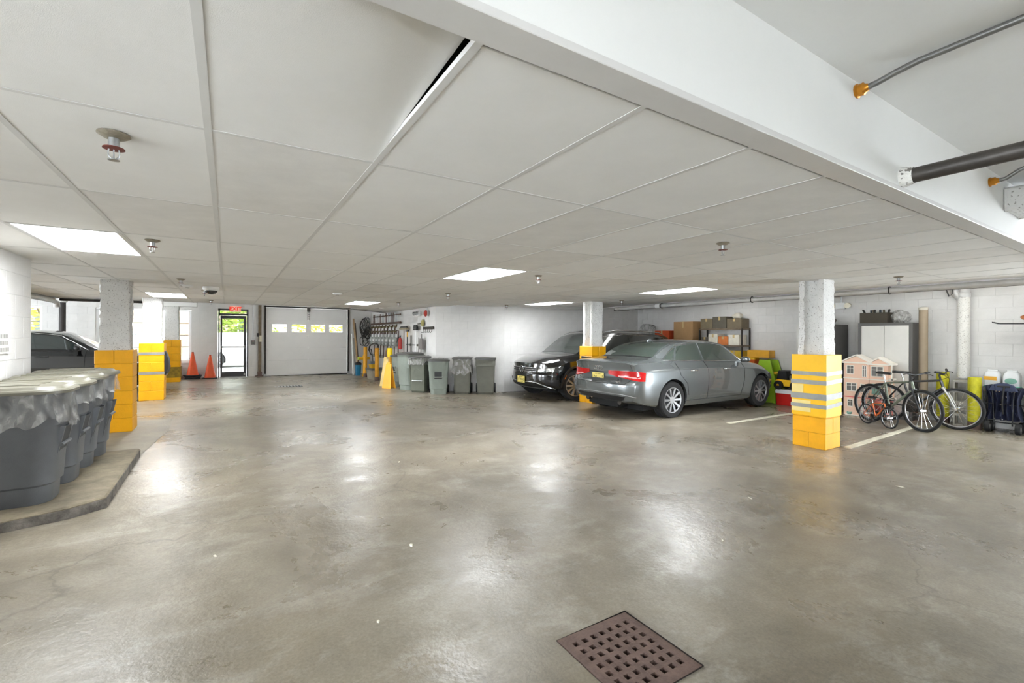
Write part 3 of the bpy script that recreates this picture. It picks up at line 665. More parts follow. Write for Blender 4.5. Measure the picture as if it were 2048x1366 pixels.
class Car:
    """x forward, y left, z up; tables run from the rear bumper (0) to the nose (L)"""
    def __init__(s, name, label, loc, rz, paint, tab, L, HW, rear_ax, front_ax, R, bowR, bowF, profR, profF, group=None, steer=0.0, arch=0.045):
        s.L, s.HW, s.R = L, HW, R; s.ra, s.fa = rear_ax - L/2, front_ax - L/2; s.paint = paint
        s.t = thing(name, label, 'car', loc, rz, group)
        keys = [r[0] for r in tab]; col = lambda k: [r[k] for r in tab]
        def warp(x, y, z):
            a = max(0.0, 1 - x/0.55)**1.4; b = max(0.0, 1 - (L-x)/0.75)**1.4; q = (abs(y)/HW)**2.4
            return x + a*(bowR*q + pchip(*zip(*profR), z)) - b*(bowF*q + pchip(*zip(*profF), z))
        def section(x):
            zb, wm, zm, wsh, zsh, wb, zbl, wr, zr, zt = [pchip(keys, col(k), x) for k in range(1, 11)]
            P = [(0, zb), (wm*0.80, zb), (wm*0.955, zb+0.06), (wm, zm), (wsh, zsh), (wb, zbl), (wr, zr), (wr*0.55, zr + (zt-zr)*0.72), (0, zt)]
            lo = crom(P[:5], 4); hi = crom(P[4:6], 3)[1:]; gl = [(P[5][0]+(P[6][0]-P[5][0])*k/5, P[5][1]+(P[6][1]-P[5][1])*k/5) for k in range(1, 5)]
            tp = crom([P[6], P[7], P[8]], 4)
            # soften the roof rail
            h = lo + hi + gl + tp
            return h + [(-y, z) for y, z in reversed(h[1:-1])]
        xs = sorted(set([0, .015, .04, .08] + [0.14 + (L-0.28)*k/46 for k in range(47)] + [L-.08, L-.04, L-.015, L]))
        rings = []
        for x in xs: rings.append([(warp(x, y, z) - L/2, y, z) for y, z in section(x)])
        m = MB(); n = len(rings[0])
        for endx, first in ((0, True), (L, False)):
            sec = section(endx); zc = sum(z for y, z in sec)/len(sec); extra = []
            for f in (0.985, .93, .8, .6, .4, .2, .05):
                bulge = 0.012*(1 - f)
                extra.append([(warp(endx, y*f, zc+(z-zc)*f) - L/2 + (-bulge if first else bulge)*min(1, (1-f)*8), y*f, zc+(z-zc)*f) for y, z in sec])
            rings = (list(reversed(extra)) + rings) if first else (rings + extra)
        m.rings(rings); s.rings_ = rings
        me = m.mesh('body', smooth=28)
        bm = bmesh.new(); bm.from_mesh(me); s.bvh = BVHTree.FromBMesh(bm); bm.free()
        o = obj('body', me, paint, s.t); s.body = o
        cut = MB()
        for ax in (s.ra, s.fa): cut.cyl((ax, -1.3, R), (ax, 1.3, R), R + arch, n=40)
        co = obj('cutter', cut.mesh('cutter'), None, s.t)
        md = o.modifiers.new('arches', 'BOOLEAN'); md.operation = 'DIFFERENCE'; md.object = co; md.solver = 'EXACT'
        dg = bpy.context.evaluated_depsgraph_get(); new = bpy.data.meshes.new_from_object(o.evaluated_get(dg))
        o.modifiers.clear(); o.data = new; new.name = 'body'
        if not new.materials: new.materials.append(paint)
        for p in new.polygons: p.material_index = 0
        while len(new.materials) > 1: new.materials.pop()
        new.shade_smooth(); new.set_sharp_from_angle(angle=math.radians(28))
        bpy.data.objects.remove(co)
        for ax in (s.ra, s.fa):
            wl = MB()
            r = R + arch - 0.006; arc = [(ax + r*math.cos(a), R + r*math.sin(a)) for a in [PI*(-0.12 + 1.24*k/20) for k in range(21)]]
            for sg in (-1, 1):
                g0 = [(x, sg*(HW-.05), z) for x, z in arc]; g1 = [(x, sg*.52, z) for x, z in arc]; wl.grid([g0, g1], [[(x, y, z+.004) for x, y, z in g0], [(x, y, z+.004) for x, y, z in g1]])
            wl.prism([(x, z) for x, z in arc], -.52, .52, Matrix.Rotation(PI/2, 4, 'X'))
            part(s.t, 'wheel_well', wl, pm('wheel_well_black', (20,20,20), .9, var=0))
        for ax in (s.ra, s.fa):
            for sg in (-1, 1): s.wheel(ax, sg, steer if ax == s.fa else 0.0)
    def wheel(s, ax, sg, steer):
        R = s.R; y = sg*(s.HW - 0.125)
        Mx = Matrix.Translation((ax, y, R)) @ Matrix.Rotation(steer, 4, 'Z') @ Matrix.Rotation(-sg*PI/2, 4, 'X')   # local z points outwards
        w = 0.11; ri = R*0.68; m = MB()
        m.lathe([(ri,-w),(R*.93,-w),(R*.985,-w*.82),(R,-w*.55),(R-.006,-w*.52),(R,-w*.48),(R,-.01),(R-.006,0),(R,.01),(R,w*.48),(R-.006,w*.52),(R,w*.55),(R*.985,w*.82),(R*.93,w*.97),(R*.80,w),(ri,w*.9),(ri,-w)], 40, Mx)
        t = part(s.t, 'tire', m, RUBBER, smooth=30)
        m = MB(); m.lathe([(ri,-w*.9),(ri*.95,w*.5),(ri*.95,w*.86),(ri+.002,w*.93)], 40, Mx); m.lathe([(ri*.95,w*.45),(.001,w*.35)], 40, Mx)
        part(t, 'rim_barrel', m, pm('rim_shadow_metal', (70,70,70), .5, .6), smooth=40)
        m = MB(); ns = s.spokes
        for k in range(ns):
            for dv in s.spoke_pair:
                a = 2*PI*k/ns + dv; b = a + s.spoke_skew
                d0 = Vector((math.cos(a), math.sin(a), 0)); d1 = Vector((math.cos(b), math.sin(b), 0)); p = lambda d: Vector((-d.y, d.x, 0))
                w0, w1 = s.spoke_w
                q = [d0*.05 - p(d0)*w0, d0*.05 + p(d0)*w0, d1*ri*.97 + p(d1)*w1, d1*ri*.97 - p(d1)*w1]
                vs = [(v.x, v.y, z) for v, z in zip(q, (w*.80,w*.80,w*.90,w*.90))] + [(v.x, v.y, z) for v, z in zip(q, (w*.4,)*4)]
                m.add(vs, [(0,1,2,3),(7,6,5,4),(0,4,5,1),(1,5,6,2),(2,6,7,3),(3,7,4,0)], Mx)
        m.lathe([(.001,w*.84),(.06,w*.84),(.065,w*.78),(.065,w*.4)], 16, Mx)
        m.lathe([(ri*.93,w*.80),(ri*.945,w*.94),(ri*1.005,w*.95),(ri*1.01,w*.85)], 40, Mx)
        part(t, 'rim', m, s.rim_mat, smooth=30)
    spokes, spoke_pair, spoke_skew, spoke_w = 10, (0.0,), 0.0, (.014,.022); rim_mat = pm('alloy', (196,197,198), .28, .85, var=0)
    def hit(s, o, d):
        h, n, i, dist = s.bvh.ray_cast(Vector(o), Vector(d).normalized())
        return (h, n) if h else (None, None)
    def cast(s, mode, a, b):
        if mode == 'left': return s.hit((a, 3, b), (0,-1,0))
        if mode == 'right': return s.hit((a, -3, b), (0,1,0))
        if mode == 'front': return s.hit((6, a, b), (-1,0,0))
        if mode == 'rear': return s.hit((-6, a, b), (1,0,0))
        if mode == 'top': return s.hit((a, b, 4), (0,0,-1))
        if mode[0] == 'polar':       # a = bearing from straight ahead/astern in degrees, about the vertical through x = mode[1]
            ang = math.radians(a); sx = mode[2]
            return s.hit((mode[1] + sx*5*math.cos(ang), 5*math.sin(ang), b), (-sx*math.cos(ang), -math.sin(ang), 0))
    def patch(s, name, mat, mode, rows, n=8, off=.004, thick=.02, parent=None, label=None, smooth=40, rn=4):
        """rows: two or more polylines of equal length, laid on the body surface"""
        R2 = []
        for k in range(len(rows) - 1):
            for i in range(rn if k < len(rows) - 2 else rn + 1):
                t = i / rn; R2.append([(p[0]+(q[0]-p[0])*t, p[1]+(q[1]-p[1])*t) for p, q in zip(rows[k], rows[k+1])])
        G, B = [], []
        for r in R2:
            g, b = [], []
            for k in range(len(r) - 1):
                for i in range(n if k < len(r) - 2 else n + 1):
                    t = i / n; a, c = r[k][0]+(r[k+1][0]-r[k][0])*t, r[k][1]+(r[k+1][1]-r[k][1])*t
                    h, nn = s.cast(mode, a, c)
                    if h is None: h = Vector(g[-1]) if g else Vector((0,0,c)); nn = Vector((0,0,1))
                    g.append(h + nn*off); b.append(h - nn*thick)
            G.append(g); B.append(b)
        m = MB(); m.grid(G, B); return part(parent or s.t, name, m, mat, smooth=smooth, label=label)
    def line(s, name, mat, mode, pts, w=.005, off=.0015, n=10, parent=None):
        P = []
        for k in range(len(pts) - 1):
            for i in range(n if k < len(pts) - 2 else n + 1):
                t = i / n; h, nn = s.cast(mode, pts[k][0]+(pts[k+1][0]-pts[k][0])*t, pts[k][1]+(pts[k+1][1]-pts[k][1])*t)
                if h: P.append(h + nn*off)
        m = MB(); m.tube(P, w, 6); return part(parent or s.t, name, m, mat, smooth=60)
    def at(s, mode, a, b, off=0.0):
        h, n = s.cast(mode, a, b); return h + n*off, n
    def mirrors(s, x, z, y, mat):
        for sg in (1, -1):
            m = MB(); Mx = T(x, sg*(y+.11), z, 0)
            m.rings([[Mx @ Vector((dx*f + .02*(1-f), sg*(-.10+.2*u), dz*f)) for dx, dz in [(.055*math.cos(a), .06*math.sin(a)) for a in [2*PI*k/12 for k in range(12)]]] for u, f in ((0,.35),(.12,.8),(.4,1),(.75,.95),(.95,.6),(1,.2))])
            m.box(x-.02, x+.03, min(sg*(y-.06), sg*(y+.03)), max(sg*(y-.06), sg*(y+.03)), z-.07, z-.03)
            part(s.t, 'wing_mirror', m, mat, smooth=45)
def plate(car, mode, b, text, proud=.012, head='NEW JERSEY', foot='GARDEN STATE'):
    h, n = car.cast(mode, 0, b); sx = 1 if mode == 'front' else -1
    x = h.x + sx*proud; o = MB(); o.box(x-.004, x+.004, -.153, .153, b-.076, b+.076)
    p = part(car.t, 'licence_plate', o, pm('plate_yellow', (232,214,120), .5, var=.05), bevel=.002, label='pale yellow licence plate')
    Mx = Matrix.Translation((x + sx*.0045, 0, 0)) @ Matrix.Rotation(PI/2 if sx > 0 else -PI/2, 4, 'Z') @ Matrix.Rotation(PI/2, 4, 'X')
    for bd, sz, dz in ((text, .075, -.004), (head, .028, .052), (foot, .026, -.056)):
        me = text_mesh(bd, sz, Mx @ Matrix.Translation((0, b+dz, 0)), .0008); obj('plate_lettering', me, pm('plate_ink', (70,62,36), .6, var=0), p)
SEAM = pm('seam_black', (14,14,15), .7, var=0)
LAMPRED = pm('tail_lamp_red', (196, 20, 22), .12, var=.25, scale=30, coat=.6)
LAMPPINK = pm('tail_lamp_band', (240,170,165), .15, var=.1, coat=.6)
LAMPCLEAR = pm('head_lamp_clear', (92,93,92), .06, .5, var=.25, scale=12, coat=1.0)
LENS = pm('head_lamp_lens', (228,228,224), .08, .3, var=.1, scale=40, coat=1.0)
def side_windows(c, tops, rows_list, glass, trim):
    for mode in ('left', 'right'):
        for rows in rows_list:
            c.patch('side_window', glass, mode, rows, n=6, off=.003, thick=.01)
        for pts in trim: c.line('window_trim', CHROME, mode, pts, .006, .003)
# ---- the grey sedan
PA = pm('grey_car_paint', (112, 117, 118), .26, .55, var=.03, scale=3, coat=1.0)
TA = [(0,.34,.80,.58,.80,.80,.76,.975,.62,1.005,1.02),(.10,.30,.88,.58,.865,.82,.80,.995,.66,1.03,1.045),(.45,.25,.905,.6,.89,.855,.82,1.01,.66,1.05,1.07),(.72,.22,.91,.6,.893,.865,.815,1.015,.65,1.075,1.10),
      (1.05,.2,.912,.6,.897,.87,.805,1.015,.63,1.235,1.27),(1.40,.19,.913,.6,.9,.875,.80,1.01,.61,1.335,1.375),(1.85,.19,.913,.6,.9,.875,.80,1.0,.605,1.375,1.42),(2.35,.19,.913,.6,.9,.87,.80,.985,.605,1.375,1.425),(2.85,.19,.913,.6,.9,.86,.805,.965,.61,1.325,1.38),
      (3.20,.19,.913,.6,.9,.85,.81,.95,.65,1.13,1.18),(3.52,.19,.913,.6,.9,.83,.80,.935,.66,.985,1.01),(3.95,.2,.912,.6,.89,.78,.77,.885,.60,.925,.955),(4.40,.24,.88,.58,.85,.70,.72,.785,.55,.81,.835),(4.62,.28,.82,.56,.79,.64,.66,.69,.50,.71,.73),(4.70,.32,.76,.54,.73,.6,.6,.65,.45,.66,.68)]
A = Car('parked_sedan', 'grey sedan seen from behind, parked right of the yellow-sleeved column', (5.78+2.35, 6.33, fz(8.2)), 0.0, PA, TA, 4.70, .913, 1.02, 3.83, .335, .20, .36,
        [(0.2,.14),(.36,.05),(.5,.0),(.64,.0),(.70,.03),(.74,.065),(.90,.055),(.98,.03),(1.03,.02),(1.5,.02)], [(0.2,.1),(.4,.02),(.55,0),(.7,.03),(1.5,.05)])
h = -2.35
GLASS_A = pm('green_grey_car_glass', (62,72,66), .04, .0, var=0, spec=1.0, coat=1.0)
A.patch('rear_window', GLASS_A, 'rear', [[(-.62,1.10),(0,1.115),(.62,1.10)],[(-.52,1.345),(0,1.375),(.52,1.345)]], n=8, off=.004, rn=8)
A.patch('windshield', GLASS_A, 'front', [[(-.66,1.0),(0,1.03),(.66,1.0)],[(-.55,1.33),(0,1.37),(.55,1.33)]], n=8, off=.004, rn=8)
A.patch('deck_seam', SEAM, 'rear', [[(-.60,1.085),(0,1.098),(.60,1.085)],[(-.62,1.10),(0,1.112),(.62,1.10)]], n=8, off=.003, thick=.004)
side_windows(A, None, [[[(h+2.05,1.03),(h+3.28,.985)],[(h+2.05,1.345),(h+2.80,1.29)]], [[(h+1.22,1.045),(h+1.99,1.03)],[(h+1.42,1.29),(h+1.99,1.345)]], [[(h+.92,1.055),(h+1.17,1.047)],[(h+1.12,1.17),(h+1.36,1.27)]]], GLASS_A,
    [[(h+.88,1.05),(h+1.36,1.30),(h+1.75,1.358),(h+2.3,1.362),(h+2.85,1.30),(h+3.32,.98)],[(h+.88,1.04),(h+2.0,1.018),(h+3.32,.972)]])
for mode in ('left','right'):
    A.line('door_seam', SEAM, mode, [(h+2.02,1.02),(h+2.03,.7),(h+2.0,.30)], .004)
    A.line('door_seam', SEAM, mode, [(h+3.22,.95),(h+3.20,.6),(h+3.1,.30),(h+1.35,.30)], .004)
    A.line('door_seam', SEAM, mode, [(h+1.16,1.0),(h+1.22,.78),(h+1.40,.62),(h+1.45,.4)], .004)
    A.line('shoulder_highlight', pm('grey_highlight', (150,154,154), .2, .6, var=0), mode, [(h+.35,.86),(h+1.5,.885),(h+3.0,.855),(h+4.0,.76)], .004, .0)  # paler line paints the light caught along the shoulder
    for x in (1.60, 2.62):
        p, n = A.at(mode, h+x, .845, .02); mm = MB(); mm.tube([p+Vector((-.10,0,0))-n*.018, p+Vector((-.08,0,.002)), p+Vector((.08,0,.002)), p+Vector((.10,0,0))-n*.018], .012, 8); part(A.t, 'door_handle', mm, CHROME, smooth=50)
    sg = 1 if mode == 'left' else -1
    A.patch('tail_lamp', LAMPRED, ('polar', h+.9, -1), [[(sg*17,.80),(sg*30,.755),(sg*50,.70),(sg*56,.70)],[(sg*17,.865),(sg*30,.868),(sg*48,.872),(sg*57,.845)]], n=5, off=.010)
    A.patch('tail_lamp_band', LAMPPINK, ('polar', h+.9, -1), [[(sg*30,.762),(sg*42,.748),(sg*52,.742)],[(sg*30,.785),(sg*42,.772),(sg*52,.766)]], n=5, off=.013)
    A.patch('head_lamp', LAMPCLEAR, ('polar', h+3.7, 1), [[(sg*24,.60),(sg*40,.61),(sg*58,.66)],[(sg*24,.68),(sg*40,.70),(sg*58,.72)]], n=5, off=.008)
A.mirrors(h+3.12, 1.02, .86, PA)
A.patch('boot_panel_edge', SEAM, 'rear', [[(-.62,.635),(0,.628),(.62,.635)],[(-.62,.645),(0,.638),(.62,.645)]], n=8, off=.0015, thick=.006, rn=1)
A.line('boot_seam', SEAM, 'rear', [(-.62,.64),(-.70,.70),(-.74,.78),(-.70,.98)], .004); A.line('boot_seam', SEAM, 'rear', [(.62,.64),(.70,.70),(.74,.78),(.70,.98)], .004)
A.patch('plate_recess', pm('grey_recess_shade', (92,97,98), .3, .5, var=0), 'rear', [[(-.56,.66),(.56,.66)],[(-.42,.825),(.42,.825)]], n=10, off=.002, thick=.004)  # flush patch, its grey darkened for the shade in a recess
A.line('recess_edge', SEAM, 'rear', [(-.56,.70),(-.42,.83),(.42,.83),(.56,.70)], .006)
plate(A, 'rear', .735, 'UNU 11B')
m = MB()
for k in range(4):
    y = -.075 + .05*k; p, n = A.at('rear', y, .905, .006)
    m.tube([(p.x, y + .034*math.cos(a), .905 + .034*math.sin(a)) for a in [2*PI*q/20 for q in range(20)]], .005, 6, closed=True)
part(A.t, 'ring_badge', m, CHROME, smooth=60, label='four interlocking chrome rings')
RB = lambda y, z: Matrix.Translation((A.at('rear', y, z)[0].x - .006, y, z)) @ Matrix.Rotation(-PI/2, 4, 'Z') @ Matrix.Rotation(PI/2, 4, 'X')
obj('badge_lettering', text_mesh('A4', .075, RB(.47,.705), .002, .002), CHROME, A.t); obj('badge_lettering', text_mesh('quattro', .06, RB(-.47,.68), .002, .001), CHROME, A.t)
A.patch('diffuser', BLACKPL, 'rear', [[(-.55,.345),(0,.345),(.55,.345)],[(-.62,.42),(0,.435),(.62,.42)]], n=6, off=.008)
A.line('bumper_highlight', pm('grey_highlight2', (160,164,164), .2, .6, var=0), 'rear', [(-.80,.42),(-.6,.455),(0,.47),(.6,.455),(.80,.42)], .008, .0)  # highlight on the bumper painted as a paler line
m = MB()
for y in (-.42, .42): m.cyl((h+.16, y, .30), (h+.42, y, .30), .045, n=16, cap=True)
part(A.t, 'exhaust_tip', m, DARKSTEEL, smooth=40)
m = MB(); m.box(h+.45, h+4.2, -.70, .70, .16, .24); m.box(h+.2,h+.6,-.35,.35,.2,.34); part(A.t, 'underbody', m, pm('underbody_black', (22,22,22), .9, var=0))
m = MB(); m.rings([[(h+1.42+f*dx, w*wf, z) for dx, w in ((-.09,0),(.02,.02),(.10,0),(.02,-.02))] for f, wf, z in ((1,1,1.372),(.8,.9,1.40),(.35,.4,1.43))]); part(A.t, 'roof_antenna', m, PA, smooth=50)
# ---- the black crossover
PB = pm('black_car_paint', (16, 16, 17), .12, .0, var=0, coat=1.0, spec=.8)
TB = [(0,.42,.82,.62,.80,.92,.72,1.05,.55,1.09,1.10),(.12,.36,.88,.62,.86,.95,.77,1.07,.60,1.25,1.27),(.45,.30,.905,.62,.89,.96,.79,1.075,.635,1.47,1.50),(1.2,.26,.915,.62,.9,.96,.80,1.065,.65,1.535,1.575),(2.2,.25,.918,.62,.9,.95,.805,1.05,.655,1.55,1.595),
      (2.95,.25,.918,.62,.9,.94,.81,1.03,.65,1.495,1.545),(3.35,.25,.918,.62,.9,.93,.82,1.02,.69,1.25,1.30),(3.68,.25,.918,.62,.9,.92,.815,1.005,.70,1.05,1.075),(4.1,.26,.915,.62,.89,.88,.79,.975,.65,1.01,1.035),(4.45,.28,.90,.6,.87,.80,.74,.92,.60,.945,.965),(4.64,.30,.86,.58,.83,.74,.69,.865,.55,.88,.895),(4.70,.34,.82,.57,.80,.71,.66,.835,.52,.85,.86)]
B = Car('parked_crossover', 'black crossover facing the aisle behind the yellow-sleeved column', (5.84+2.35, 8.93, fz(8.2)), PI, PB, TB, 4.70, .918, 1.0, 3.79, .352, .20, .34,
        [(0.2,.1),(.45,0),(.7,0),(1.1,.05),(1.7,.1)], [(0.2,.16),(.34,.05),(.45,.0),(.60,.0),(.68,.025),(.85,.03),(.95,.06),(1.7,.08)], steer=-.30, arch=.06)
GLASS_B = pm('dark_car_glass', (40,44,42), .04, var=0, spec=1.0, coat=1.0)
B.patch('windshield', GLASS_B, 'front', [[(-.68,1.07),(0,1.10),(.68,1.07)],[(-.58,1.49),(0,1.535),(.58,1.49)]], n=8, off=.004, rn=8)
B.patch('rear_window', GLASS_B, 'rear', [[(-.55,1.12),(.55,1.12)],[(-.52,1.42),(.52,1.42)]], n=8, rn=5)
side_windows(B, None, [[[(h+2.0,1.09),(h+3.42,1.06)],[(h+2.0,1.50),(h+2.85,1.44)]], [[(h+1.05,1.10),(h+1.94,1.09)],[(h+1.05,1.485),(h+1.94,1.50)]], [[(h+.40,1.12),(h+.98,1.105)],[(h+.62,1.41),(h+.98,1.475)]]], GLASS_B,
    [[(h+.36,1.12),(h+.62,1.44),(h+1.2,1.505),(h+2.1,1.517),(h+2.85,1.455),(h+3.46,1.055)],[(h+.36,1.105),(h+2.0,1.075),(h+3.46,1.045)]])
for mode in ('left','right'):
    sg = 1 if mode == 'left' else -1
    B.line('door_seam', SEAM, mode, [(h+1.98,1.07),(h+1.98,.7),(h+1.95,.34)], .004); B.line('door_seam', SEAM, mode, [(h+3.28,1.03),(h+3.22,.6),(h+3.05,.34),(h+1.4,.34)], .004)
    for x in (1.3, 2.4):
        p, n = B.at(mode, h+x, .93, .02); mm = MB(); mm.tube([p+Vector((-.10,0,0))-n*.018, p+Vector((-.08,0,.002)), p+Vector((.08,0,.002)), p+Vector((.10,0,0))-n*.018], .012, 8); part(B.t, 'door_handle', mm, PB, smooth=50)
    # black wheel arch lips and sill
    for ax in (B.ra, B.fa):
        g = [[], []]; bk = [[], []]
        for k in range(25):
            a = PI*(-.02 + 1.04*k/24)
            for q, r in enumerate((.352+.058, .352+.105)):
                hh, nn = B.cast(mode, ax + r*math.cos(a), .352 + r*math.sin(a))
                if hh is None: hh, nn = Vector((ax + r*math.cos(a), sg*.9, .352 + r*math.sin(a))), Vector((0,sg,0))
                g[q].append(hh + nn*.012); bk[q].append(hh - nn*.02)
        mm = MB(); mm.grid(g, bk); part(B.t, 'arch_trim', mm, BLACKPL, smooth=40)
    B.patch('sill_trim', BLACKPL, mode, [[(h+1.5,.30),(h+3.3,.30)],[(h+1.5,.40),(h+3.3,.40)]], n=12, off=.012)
    B.patch('head_lamp', LAMPCLEAR, ('polar', h+3.7, 1), [[(sg*27,.655),(sg*42,.655),(sg*60,.70)],[(sg*27,.755),(sg*42,.765),(sg*62,.80)]], n=6, off=.010)
    B.patch('head_lamp_lens', LENS, ('polar', h+3.7, 1), [[(sg*30,.675),(sg*37,.675)],[(sg*30,.74),(sg*37,.745)]], n=4, off=.014); B.patch('head_lamp_lens', LENS, ('polar', h+3.7, 1), [[(sg*41,.675),(sg*50,.69)],[(sg*41,.75),(sg*51,.765)]], n=4, off=.014)
    B.patch('side_marker', pm('amber_lens', (236,120,30), .2, var=0, coat=.5), ('polar', h+3.7, 1), [[(sg*60,.50),(sg*64,.52)],[(sg*63,.60),(sg*66,.60)]], n=3, off=.010)
    B.line('bumper_chrome', CHROME, ('polar', h+3.7, 1), [(sg*0,.435),(sg*26,.435),(sg*44,.33),(sg*52,.30)], .011, .006)
    B.patch('bumper_wing', BLACKPL, ('polar', h+3.7, 1), [[(sg*40,.40),(sg*56,.36)],[(sg*34,.50),(sg*56,.50)]], n=6, off=.006)
    mm = MB(); mm.tube([(h+.55,sg*.63,1.50),(h+.75,sg*.625,1.575),(h+1.4,sg*.63,1.61),(h+2.3,sg*.635,1.625),(h+2.75,sg*.635,1.58),(h+2.95,sg*.635,1.52)], [.008,.015,.016,.016,.015,.008], 8); part(B.t, 'roof_rail', mm, CHROME, smooth=50)
B.mirrors(h+3.22, 1.10, .87, PB)
B.patch('grille', BLACKPL, ('polar', h+3.7, 1), [[(-27,.655),(0,.655),(27,.655)],[(-27,.765),(0,.765),(27,.765)]], n=8, off=.006)
for z in (.668, .712, .757): B.line('grille_bar', CHROME, ('polar', h+3.7, 1), [(-27,z),(0,z),(27,z)], .007, .010)
B.patch('lower_grille', pm('lower_grille_black', (24,24,23), .6, var=.4, scale=40), ('polar', h+3.7, 1), [[(-40,.31),(0,.31),(40,.31)],[(-27,.42),(0,.42),(27,.42)]], n=8, off=.004)
B.patch('skid_plate', pm('dark_silver_trim', (96,96,94), .4, .4), ('polar', h+3.7, 1), [[(-40,.285),(0,.285),(40,.285)],[(-42,.31),(0,.305),(42,.31)]], n=8, off=.012)
p, n = B.at('front', 0, .712, .03); m = MB()
rg = lambda r: [(p.x, r*math.cos(a), .712 + r*math.sin(a)) for a in [2*PI*k/28 for k in range(28)]]
m.tube(rg(.075), .007, 6, closed=True)
for a, b in (((-.038,.060),(0,.005)),((0,.005),(.038,.060)),((-.066,.028),(-.030,-.062)),((-.030,-.062),(0,-.012)),((0,-.012),(.030,-.062)),((.030,-.062),(.066,.028))): m.cyl((p.x,a[0],.712+a[1]),(p.x,b[0],.712+b[1]),.006,n=6)
bd = part(B.t, 'round_badge', m, CHROME, smooth=60, label='round chrome front badge'); m = MB(); m.cyl((p.x-.03,0,.712),(p.x-.004,0,.712),.075,n=28); part(bd, 'badge_disc', m, BLACKPL)
plate(B, 'front', .475, 'J17 RHG', proud=.02)
m = MB(); m.box(h+.45, h+4.25, -.70, .70, .20, .30); part(B.t, 'underbody', m, MATS['underbody_black'])
m = MB(); m.box(h+2.2,h+2.5,.25,.62,.9,1.28); m.box(h+2.2,h+2.5,-.62,-.25,.9,1.28)
# ---- the dark sedan in the left bay
PC = pm('dark_grey_car_paint', (24, 25, 26), .14, .3, var=.02, coat=1.0)
TC = TA
D = Car('parked_sedan', 'dark sedan in the left bay, seen past the end of the near wall', (-1.22-2.35, 14.25, fz(-3)), 0.0, PC, TC, 4.70, .913, 1.02, 3.83, .335, .20, .34,
        [(0.2,.1),(.45,0),(.7,0),(1.1,.03),(1.7,.05)], [(0.2,.1),(.4,.02),(.55,0),(.7,.03),(1.5,.05)])
hd = -2.35; rm = lambda x: hd + x
GLASS_D = pm('bay_car_glass', (52,62,62), .04, var=0, spec=1.0, coat=1.0)
D.patch('windshield', GLASS_D, 'front', [[(-.66,1.0),(0,1.03),(.66,1.0)],[(-.56,1.33),(0,1.37),(.56,1.33)]], n=8, rn=8)
D.patch('rear_window', GLASS_D, 'rear', [[(-.62,1.10),(0,1.115),(.62,1.10)],[(-.52,1.345),(0,1.375),(.52,1.345)]], n=8, rn=6)
side_windows(D, None, [[[(rm(2.05),1.03),(rm(3.28),.985)],[(rm(2.05),1.345),(rm(2.80),1.29)]], [[(rm(1.15),1.045),(rm(1.99),1.03)],[(rm(1.42),1.29),(rm(1.99),1.345)]]], GLASS_D,
    [[(rm(.88),1.05),(rm(1.36),1.30),(rm(1.75),1.358),(rm(2.3),1.362),(rm(2.85),1.30),(rm(3.32),.98)]])
for mode in ('left','right'):
    sg = 1 if mode == 'left' else -1
    D.line('door_seam', SEAM, mode, [(rm(2.02),1.02),(rm(2.02),.7),(rm(2.0),.30)], .004); D.line('door_seam', SEAM, mode, [(rm(3.3),.95),(rm(3.28),.6),(rm(3.2),.30),(rm(1.5),.30)], .004)
    for x in (1.60, 2.62):
        p, n = D.at(mode, rm(x), .845, .02); mm = MB(); mm.tube([p+Vector((-.10,0,0))-n*.018, p+Vector((-.08,0,.002)), p+Vector((.08,0,.002)), p+Vector((.10,0,0))-n*.018], .012, 8); part(D.t, 'door_handle', mm, BLACKPL, smooth=50)
    D.patch('head_lamp', LAMPCLEAR, ('polar', hd+3.5, 1), [[(sg*24,.60),(sg*40,.61),(sg*58,.66)],[(sg*24,.68),(sg*40,.70),(sg*58,.72)]], n=5, off=.008)
    D.patch('tail_lamp', LAMPRED, ('polar', hd+.9, -1), [[(sg*17,.80),(sg*50,.70)],[(sg*17,.865),(sg*50,.86)]], n=6, off=.010)
D.mirrors(rm(3.18), 1.03, .86, BLACKPL)
D.patch('front_grille', BLACKPL, 'front', [[(-.35,.38),(.35,.38)],[(-.42,.55),(.42,.55)]], n=8, off=.004)
# ------------------------------------------------------------------ far wall: windows, glazed exit door, roller door
FRAME = pm('white_window_frame', (236,237,238), .4, var=.02)
def window(name, units, z0, z1, cols, rows):
    m = MB(); y = FARY; xa, xb = units[0][0], units[-1][1]
    m.box(xa-.02, xb+.02, y-.03, y+.02, z0-.06, z0); m.box(xa-.02, xb+.02, y-.015, y+.16, z1-.03, z1+.01); m.box(xa-.05, xb+.05, y-.06, y+.16, z0-.10, z0-.06)
    w = struct(name, m, FRAME)
    for a, b in units:
        m = MB(); f = .035
        m.box(a-.04, a+f, y+.05, y+.12, z0, z1); m.box(b-f, b+.04, y+.05, y+.12, z0, z1); m.box(a, b, y+.05, y+.12, z0, z0+f); m.box(a, b, y+.05, y+.12, z1-f, z1); obj('window_frame', m, FRAME, w)
        cw, rh = (b-a-2*f)/cols, (z1-z0-2*f)/rows
        for i in range(1, cols): m = MB(); m.cb((a+f+cw*i, y+.085, (z0+z1)/2), (.018,.03,z1-z0-2*f)); obj('muntin', m, pm('muntin_grey', (120,116,112), .5), w)
        for j in range(1, rows): m = MB(); m.cb(((a+b)/2, y+.085, z0+f+rh*j), (b-a-2*f,.03,.020)); obj('muntin', m, MATS['muntin_grey'], w)
        pn = MB(); pn.box(.004, cw-.004, 0, .004, .004, rh-.004); pme = pn.mesh('pane')
        for i in range(cols):
            for j in range(rows):
                o = obj('pane', pme, PANE, w); o.location = (a+f+cw*i, y+.085, z0+f+rh*j)
    return w
window('window_1', [(-6.18,-5.30),(-5.20,-4.32)], .62, 2.15, 2, 4)
